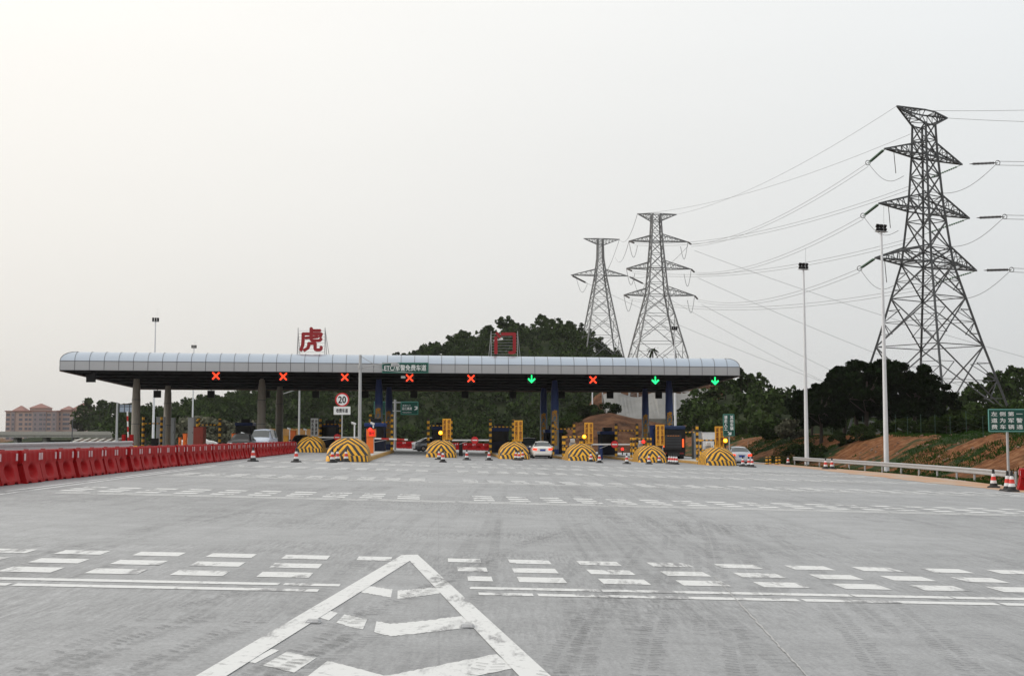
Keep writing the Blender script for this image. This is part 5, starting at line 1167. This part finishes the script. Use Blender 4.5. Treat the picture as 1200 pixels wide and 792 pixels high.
# tan boards behind the left lanes
b = MB()
pb = thing('board_fence', 'tan brown board fence behind the white vertical lane sign', 'fence', (P(350, 500, 200).x, 200, -1.2))
for i in range(26): b.box(((i-13)*.34, 0, 1.9), (.32, .06, 4.4+random.uniform(-.1, .1)))
b.build('boards', M['tan'], pb); MB().box((0, .06, 3.2), (8.8, .08, .12)).build('rail', M['tan'], pb)
# thin fence on the bank crest
ft = thing('wire_fence', 'thin green wire fence along the top of the red bank', 'fence'); b = MB(); pr = None; wr = MB()
for i in range(22):
    t_ = 70+i*3.2; p = road((edge(t_)+9.6)/RN, t_); po = MB().bar(p, p+Vector((0, 0, 1.7)), .035).build('post', mat('green fence steel', (.015, .05, .035), .6), ft)
    if pr is not None:
        for z in (.4, .8, 1.2, 1.6): wr.bar(pr+Vector((0, 0, z)), p+Vector((0, 0, z)), .005)
    pr = p
wr.build('wires', MATS['green fence steel'], ft)

# ------------------------------------------------------------------ sign gantry, viaduct and apartment blocks on the far left
Y = 210; c = P(137.5, 472, Y); t = thing('gantry_sign', 'pale blue backed road sign on a grey post left of the leftmost column', 'sign', (c.x, Y, -1.2)); h = c.z+1.2
MB().cyl((0, 0, 0), (0, 0, h), .2, .16, 12).build('post', M['steel'], t, smooth=True)
a, d = P(140, 483, Y), P(158, 474, Y); b = MB(); b.box(((a.x+d.x)/2-c.x, 0, (a.z+d.z)/2+1.2), (d.x-a.x, .1, d.z-a.z)); b.build('panel', mat('pale sign back', (.33, .4, .5), .5), t)
b = MB()
for k in range(4): x = a.x-c.x+(d.x-a.x)*k/3; b.box((x, -.08, (a.z+d.z)/2+1.2), (.12, .08, d.z-a.z+.1))
for z in (a.z, d.z): b.box(((a.x+d.x)/2-c.x, -.08, z+1.2), (d.x-a.x, .07, .1)); 
b.cyl((0, 0, (a.z+d.z)/2+1.5), (d.x-c.x, 0, (a.z+d.z)/2+1.5), .08, n=8); b.build('frame', M['steel_dark'], t)
Y = 330; va = thing('viaduct', 'long grey concrete viaduct low on the left behind the red barriers', 'bridge', (P(60, 510, Y).x, Y, -1.5))
x0, x1 = P(-80, 510, Y).x, P(330, 510, Y).x; ox = P(60, 510, Y).x; zt_ = P(60, 505.5, Y).z+1.5; zb = P(60, 512.5, Y).z+1.5; w = x1-x0; xc = (x0+x1)/2-ox
MB().box((xc, 4, (zt_-.9+zb)/2), (w, 9, zt_-.9-zb)).build('deck', M['conc_old'], va); MB().box((xc, -.6, zt_-.45), (w, .3, .95)).build('parapet', M['conc'], va)
for k in range(12): MB().box((x0-ox+6+k*w/12, 3, zb/2), (1.0, 3, zb)).build('pier', M['conc_old'], va)
em = MB(); X0, X1 = P(62, 515, 300).x, P(135, 515, 300).x; nn = 24; vs = []
for i in range(nn+1):
    x = X0+(X1-X0)*i/nn; k = smooth(0, .3, i/nn); vs += [(x, 285, -2), (x, 306, -1.8+2.9*k)]
emb = thing('embankment', 'brown slope with pale concrete ribs under the viaduct', 'embankment'); MB().add(vs, [(2*i, 2*i+2, 2*i+3, 2*i+1) for i in range(nn)]).build('slope', HRED, emb)
b = MB()
for i in range(0, nn, 3):
    x = X0+(X1-X0)*i/nn; k = smooth(0, .3, i/nn); k2 = smooth(0, .3, (i+2)/nn); b.bar((x, 285, -1.95), (x+(X1-X0)*2/nn, 306, -1.7+2.9*k2), .6, .3)
b.bar((X0+3, 306, .9), (X1, 306, 1.2), .5, .5); b.build('ribs', M['conc'], emb)
Y = 178; b = MB(); lp = thing('lamp_standard', 'thin dark post standing before the brown slope at far left', 'post', (P(84.5, 510, Y).x, Y, -1)); MB().cyl((0, 0, 0), (0, 0, P(84.5, 492, Y).z+1), .09, .07, 8).build('pole', M['steel_dark'], lp); MB().box((.1, 0, P(84.5, 492, Y).z+1), (.5, .2, .1)).build('head', M['steel_dark'], lp)
def block(label, Y, x0, x1, ytop, roofs, cols, recess):
    a = P(x0, 512, Y); c = P(x1, ytop, Y); W_ = c.x-a.x; H = c.z+8; t = thing('apartment_block', label, 'building', (a.x, Y, -8), 0, 'pink apartment blocks')
    px2 = lambda px: P(px, 500, Y).x-a.x; pz = lambda py: P(x0, py, Y).z+8
    MB().box((W_/2, 10, H/2), (W_, 20, H)).build('wall', M['wallp'], t); MB().box((W_/2, 9.8, H+.35), (W_+1.2, 21, .7)).build('cornice', M['roofp'], t)
    for (r0, r1, ry, ry0) in recess: MB().box(((px2(r0)+px2(r1))/2, -.35, H/2), (px2(r1)-px2(r0), .7, H-.5)).build('bay', M['wallg'], t)
    for (r0, r1, yb_, yt_) in roofs:
        ca, cb = px2(r0), px2(r1); zb_ = pz(yb_); zt2 = pz(yt_); MB().box(((ca+cb)/2, 6, (H+.7+zb_)/2), ((cb-ca)*.9, 10, max(.5, zb_-H-.7))).build('penthouse', M['wallp'], t)
        MB().add([(ca, .2, zb_), (cb, .2, zb_), (cb, 12, zb_), (ca, 12, zb_), ((ca+cb)/2-.5, 6, zt2), ((ca+cb)/2+.5, 6, zt2)], [(0, 1, 5, 4), (1, 2, 5), (2, 3, 4, 5), (3, 0, 4), (0, 3, 2, 1)]).build('roof', M['roofp'], t)
    fl = 3.15
    for px, ww in cols:
        k = 0; z = H-2.2
        while z > 6:
            dd = -.72 if any(r0 <= px <= r1 for r0, r1, _, _ in recess) else -.02
            f = MB().box((px2(px), dd, z), (ww+.3, .12, 1.9)).build('window', M['wallg'] if dd > -.5 else M['wallp'], t); MB().box((px2(px), dd-.08, z), (ww, .06, 1.6)).build('pane', M['pane'], f); z -= fl; k += 1
YB = 880
block('left pink apartment block with a small gabled roof and a larger red roof', YB, 6, 66, 482.3, [(13, 28, 481, 475), (32.5, 55, 478, 472.5)], [(9.2, 2.2), (15.5, 1.6), (24, 2.2), (30.5, 1.8), (35, 1.8), (41.5, 1.4), (48, 2.4), (52.5, 1.6), (57, 2.4), (63.5, 1.6)], [(13, 17.5, 0, 0), (38.5, 54, 0, 0), (60.5, 66, 0, 0)])
block('right pink apartment block with two stepped red hipped roofs', YB+6, 67, 108, 482, [(69, 84, 480, 475.5), (83, 105, 479, 472)], [(69.5, 1.4), (76, 3), (80, 1.3), (88, 2.8), (97, 2.4), (103.5, 2)], [(85.5, 90.5, 0, 0)])

# ------------------------------------------------------------------ pylons
def pylon(label, Y, px, levels, arms, topbeam, theta, wt, bt, m, zb, ysq=1.0, base_px=None):
    """levels: (py, halfwidth px); arms: (py, left px, right px)"""
    cx = P(px, 400, Y).x; c0 = Vector((cx, Y, zb)); t = thing('pylon', label, 'pylon', c0, 0, 'steel lattice power pylons')
    ca, sa = math.cos(theta), math.sin(theta); R = Matrix.Rotation(theta, 3, 'Z'); s = F/Y; kk = ca+sa
    Z = lambda py: P(px, py, Y).z-zb
    lv = [(Z(py), hw/s/kk) for py, hw in levels]
    def hwz(z): return float(np.interp(z, [a[0] for a in sorted(lv)], [a[1] for a in sorted(lv)]))
    corner = lambda z, i: R@Vector(((-1, 1, 1, -1)[i]*hwz(z), (-1, -1, 1, 1)[i]*hwz(z), 0))+Vector((0, 0, z))
    b = MB(); lvz = sorted([a[0] for a in lv])
    for i in range(4):
        for a_, b_ in zip(lvz[:-1], lvz[1:]): b.bar(corner(a_, i), corner(b_, i), wt)
    b.build('legs', M[m], t); b = MB(); hw_leg = []
    z = lvz[-1]; z_arm = Z(arms[-1][0])
    while z > .5:                                   # X bracing; panels grow with the width
        w = 2*hwz(z); nxt = max(0, z-max(1.2, w*(1.05 if z > z_arm+.5 else .95))); big = z <= z_arm+.5
        if z > z_arm > nxt-.1 and not big: nxt = z_arm
        for i in range(4):
            j = (i+1) % 4; A_, B_, C_, D_ = corner(z, i), corner(z, j), corner(nxt, i), corner(nxt, j)
            b.bar(A_, D_, bt); b.bar(B_, C_, bt); b.bar(C_, D_, bt*.8)
            if big:
                Mid = (A_+D_+B_+C_)/4
                for q0, q1 in ((A_, C_), (B_, D_)):
                    mm = (q0+q1)/2; b.bar(mm, (q0+Mid)/2, bt*.6); b.bar(mm, (q1+Mid)/2, bt*.6); b.bar(mm, Mid, bt*.5)
                    q3 = q0.lerp(q1, .25); b.bar(q3, (q0+Mid)/2, bt*.5); q4 = q0.lerp(q1, .75); b.bar(q4, (q1+Mid)/2, bt*.5)
        if z-nxt < .3: break
        z = nxt
    b.build('bracing', M[m], t); tips = []
    for (py, xl, xr) in arms+([topbeam] if topbeam else []):
        z = Z(py); istop = topbeam and (py, xl, xr) == topbeam
        for sg, xe in ((-1, xl), (1, xr)):
            b = MB(); lo_, hi_ = 0.0, 40.0
            for _ in range(40):
                Lh = (lo_+hi_)/2; X_ = c0.x+sg*Lh*ca; Y_ = c0.y+sg*Lh*sa; dep = Y_*math.cos(PITCH)+(z+zb-HC)*math.sin(PITCH)
                if (600+F*X_/dep-xe)*sg > 0: hi_ = Lh
                else: lo_ = Lh
            tip = R@Vector((sg*Lh, 0, 0))+Vector((0, 0, z+(.0)))
            dz = (2.3 if not istop else -2.6)*(Y/s/Y*s/10 if False else 1)*max(.6, Lh/8)
            zr = z+dz*.75 if not istop else z+dz
            roots = [corner(z, (0, 3)[0] if sg < 0 else 1), corner(z, 3 if sg < 0 else 2), corner(zr, 0 if sg < 0 else 1), corner(zr, 3 if sg < 0 else 2)]
            for r_ in roots: b.bar(r_, tip, bt*1.3)
            n_ = 5
            for k in range(1, n_):
                f = k/n_; pts_ = [r_.lerp(tip, f) for r_ in roots]; f2 = (k-1)/n_; pp = [r_.lerp(tip, f2) for r_ in roots]
                for (u_, v_) in ((0, 1), (2, 3), (0, 2), (1, 3)): b.bar(pts_[u_], pts_[v_], bt*.6); b.bar(pp[u_], pts_[v_], bt*.6)
            if sg < 0:
                for k in (0, 1):
                    for zz_ in ((z, z+dz) if istop else (z,)): b.bar(corner(zz_, (0, 3)[k]), corner(zz_, (1, 2)[k]), bt*1.2)
            tips.append(c0+tip)
            b.build('top_beam' if istop else 'crossarm', M[m], t)
    return t, tips
T1, tips1 = pylon('biggest lattice pylon, close on the right with three arm pairs', 160, 1089, [(146, 13), (180, 14.5), (243, 20), (309, 29), (400, 58), (475, 84), (520, 98)], [(184, 1036.5, 1127.5), (247.5, 1030, 1136), (310, 1025.5, 1144.5)], (132, 1051, 1110), math.radians(36), .25, .13, 'steel_dark', 1.0)
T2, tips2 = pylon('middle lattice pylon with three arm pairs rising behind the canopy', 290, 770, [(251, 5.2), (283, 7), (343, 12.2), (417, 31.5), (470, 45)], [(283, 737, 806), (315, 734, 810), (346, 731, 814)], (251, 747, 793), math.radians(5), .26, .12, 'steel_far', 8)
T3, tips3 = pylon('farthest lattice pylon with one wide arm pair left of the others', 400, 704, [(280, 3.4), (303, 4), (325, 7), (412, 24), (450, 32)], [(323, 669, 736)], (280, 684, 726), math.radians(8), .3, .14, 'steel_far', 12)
def wire(a, b_, sag, r, label, n=26, group='power lines between the pylons'):
    pts = [a.lerp(b_, i/n)+Vector((0, 0, -4*sag*(i/n)*(1-i/n))) for i in range(n+1)]
    o = MB().tube([p-a for p in pts], r, 4).build('power_line', M['wire'], None, loc=a); tag(o, label, 'cable', group)
def insulator(T, a, b_, m='insul', r=.13):
    o = Vector(T.location); a = a-o; b_ = b_-o; ob = MB(); d = b_-a; n_ = 16
    prof_ = []
    R = d.to_track_quat('Z', 'Y').to_matrix(); L = d.length
    for k in range(n_): z = L*(.12+.76*k/n_); prof_ += [(r*.4, z), (r, z+L*.012), (r*.9, z+L*.026), (r*.4, z+L*.034)]
    tmp = MB().lathe([(.03, 0)]+prof_+[(.03, L)], 8); ob.add([a+R@Vector(v) for v in tmp.v], tmp.f); ob.build('insulator', M[m], T)
def loop(T, a, b_, depth, r=.035):
    o = Vector(T.location); n = 16; MB().tube([a.lerp(b_, i/n)-o+Vector((0, 0, -depth*math.sin(PI*i/n))) for i in range(n+1)], r, 4).build('jumper_cable', M['wire'], T)
# order of tips: arms (L,R) top to bottom, then top beam (L,R)
lev = ['top', 'middle', 'bottom']
for k in range(3):
    L1, R1 = tips1[2*k], tips1[2*k+1]; L2, R2 = tips2[2*k], tips2[2*k+1]
    dl = (R2-L1).normalized(); e1 = L1+dl*5.2+Vector((-.4, 0, -1.0)); insulator(T1, L1, e1); insulator(T1, L1+Vector((.2, .3, 0)), e1+Vector((.2, .3, 0)))
    e2 = R2-dl*4.5+Vector((0, 0, -1)); insulator(T2, R2, e2, 'insul_dark', .2)
    for d in (0, 1): wire(e1+Vector((0, 0, -.5*d)), e2+Vector((0, 0, -.45*d)), 2.2, .03, f'{"upper" if d == 0 else "lower"} left conductor of the {lev[k]} arm pair between the two nearest pylons')
    far1 = P(1420, (176, 240, 306)[k]-4, 150); out_ = (far1-R1).normalized(); f1_ = R1+out_*4.4+Vector((0, 0, -.1)); insulator(T1, R1+out_*.9, f1_, 'insul_dark', .2)
    for d in (0, 1): wire(f1_+Vector((0, 0, .2-.5*d)), far1+Vector((0, 0, -.5*d)), .6, .034, f'{"upper" if d == 0 else "lower"} cable leaving the {lev[k]} arm of the big pylon to the right')
    # jumper loops around the tower
    loop(T1, e1, L1+Vector((2.6, 1, -3.2)), 1.4); MB().bar(L1+Vector((1.4, .9, 0))-T1.location, L1+Vector((1.6, .9, -2.9))-T1.location, .07).build('insulator', M['insul_dark'], T1)
    loop(T1, f1_, R1+Vector((-4.5, 2, -3.0)), 1.8)
    for ec in (f1_, e1):
        o_ = ec-T1.location; MB().tube([o_+Vector((math.cos(q_*PI/7)*.3, 0, math.sin(q_*PI/7)*.3)) for q_ in range(15)], .05, 5).build('grading_ring', M['steel_far'], T1)
    b1 = R1+Vector((-2.6, 4, -.2)); e3 = b1+(L2-b1).normalized()*3.6+Vector((0, 0, -1)); insulator(T1, R1, e3); e4 = L2+(b1-L2).normalized()*4+Vector((0, 0, -.8)); insulator(T2, L2, e4, 'insul_dark', .2)
    for d in (0, 1): wire(e3+Vector((0, 0, -.5*d)), e4+Vector((0, 0, -.45*d)), 2.6, .03, f'{"upper" if d == 0 else "lower"} right conductor of the {lev[k]} arm pair between the two nearest pylons')
    fr = P(1330, (392, 432, 470)[k]+30*k+60, 260); wire(R2+Vector((1.5, 0, -2)), fr, 1.6, .036, f'thin cable falling to the right from the {lev[k]} arm of the middle pylon')
    loop(T2, L2, L2+Vector((2, .5, -1)), 3.2, .06); loop(T2, R2, R2+Vector((-1.6, .5, -1)), 3.4, .06)
wire(tips1[6], tips2[7], 2, .026, 'earth wire from the left top of the big pylon to the middle pylon'); wire(tips1[7]+Vector((-3, 0, 1)), P(1420, 119, 150), .4, .026, 'upper earth wire leaving the big pylon to the right'); wire(tips1[7], P(1420, 142, 150), .4, .026, 'lower earth wire leaving the big pylon to the right')
wire(tips2[6], tips3[3], 3, .05, 'earth wire from the middle pylon to the farthest pylon'); wire(tips1[7], tips2[6], 2.4, .026, 'earth wire from the right top of the big pylon to the middle pylon')
wire(tips2[1]+Vector((0, 0, -1)), tips3[1], 3, .05, 'thin cable from the middle pylon right arm to the farthest pylon'); wire(tips2[0], tips3[1]+Vector((-4, 0, 6)), 3, .05, 'thin cable from the middle pylon left arm to the farthest pylon')
for k, (a, b_) in enumerate(((0, 0), (1, 1))):
    e = tips3[a]+Vector((5, -3, -3)); insulator(T3, tips3[a], e, 'insul_dark', .3); loop(T3, e, tips3[a]+Vector((1.5, 0, 0)), 4, .07)
    wire(e, P(1330, (560, 600)[k], 300), 4, .045, ('left', 'right')[k]+' cable falling to the right from the farthest pylon')
loop(T3, tips3[3], tips3[3]+Vector((-8, 0, -14)), 3.0, .06)

# ------------------------------------------------------------------ haze: one box of even air around everything
hz = MB().box((0, 3300, 78), (7600, 7400, 170)).build('haze', mat('unused', (1, 1, 1)), None); hz.data.materials.clear()
hm = bpy.data.materials.new('haze air'); hm.use_nodes = True; hm.node_tree.nodes.clear(); o_ = hm.node_tree.nodes.new("ShaderNodeOutputMaterial"); v_ = hm.node_tree.nodes.new("ShaderNodeVolumePrincipled")
v_.inputs['Density'].default_value = .00006; v_.inputs['Color'].default_value = (.93, .94, .95, 1); v_.inputs['Anisotropy'].default_value = .2
hm.node_tree.links.new(v_.outputs[0], o_.inputs['Volume']); hz.data.materials.append(hm); tag(hz, kind='stuff')
for k in (WB, CN, BO): pass
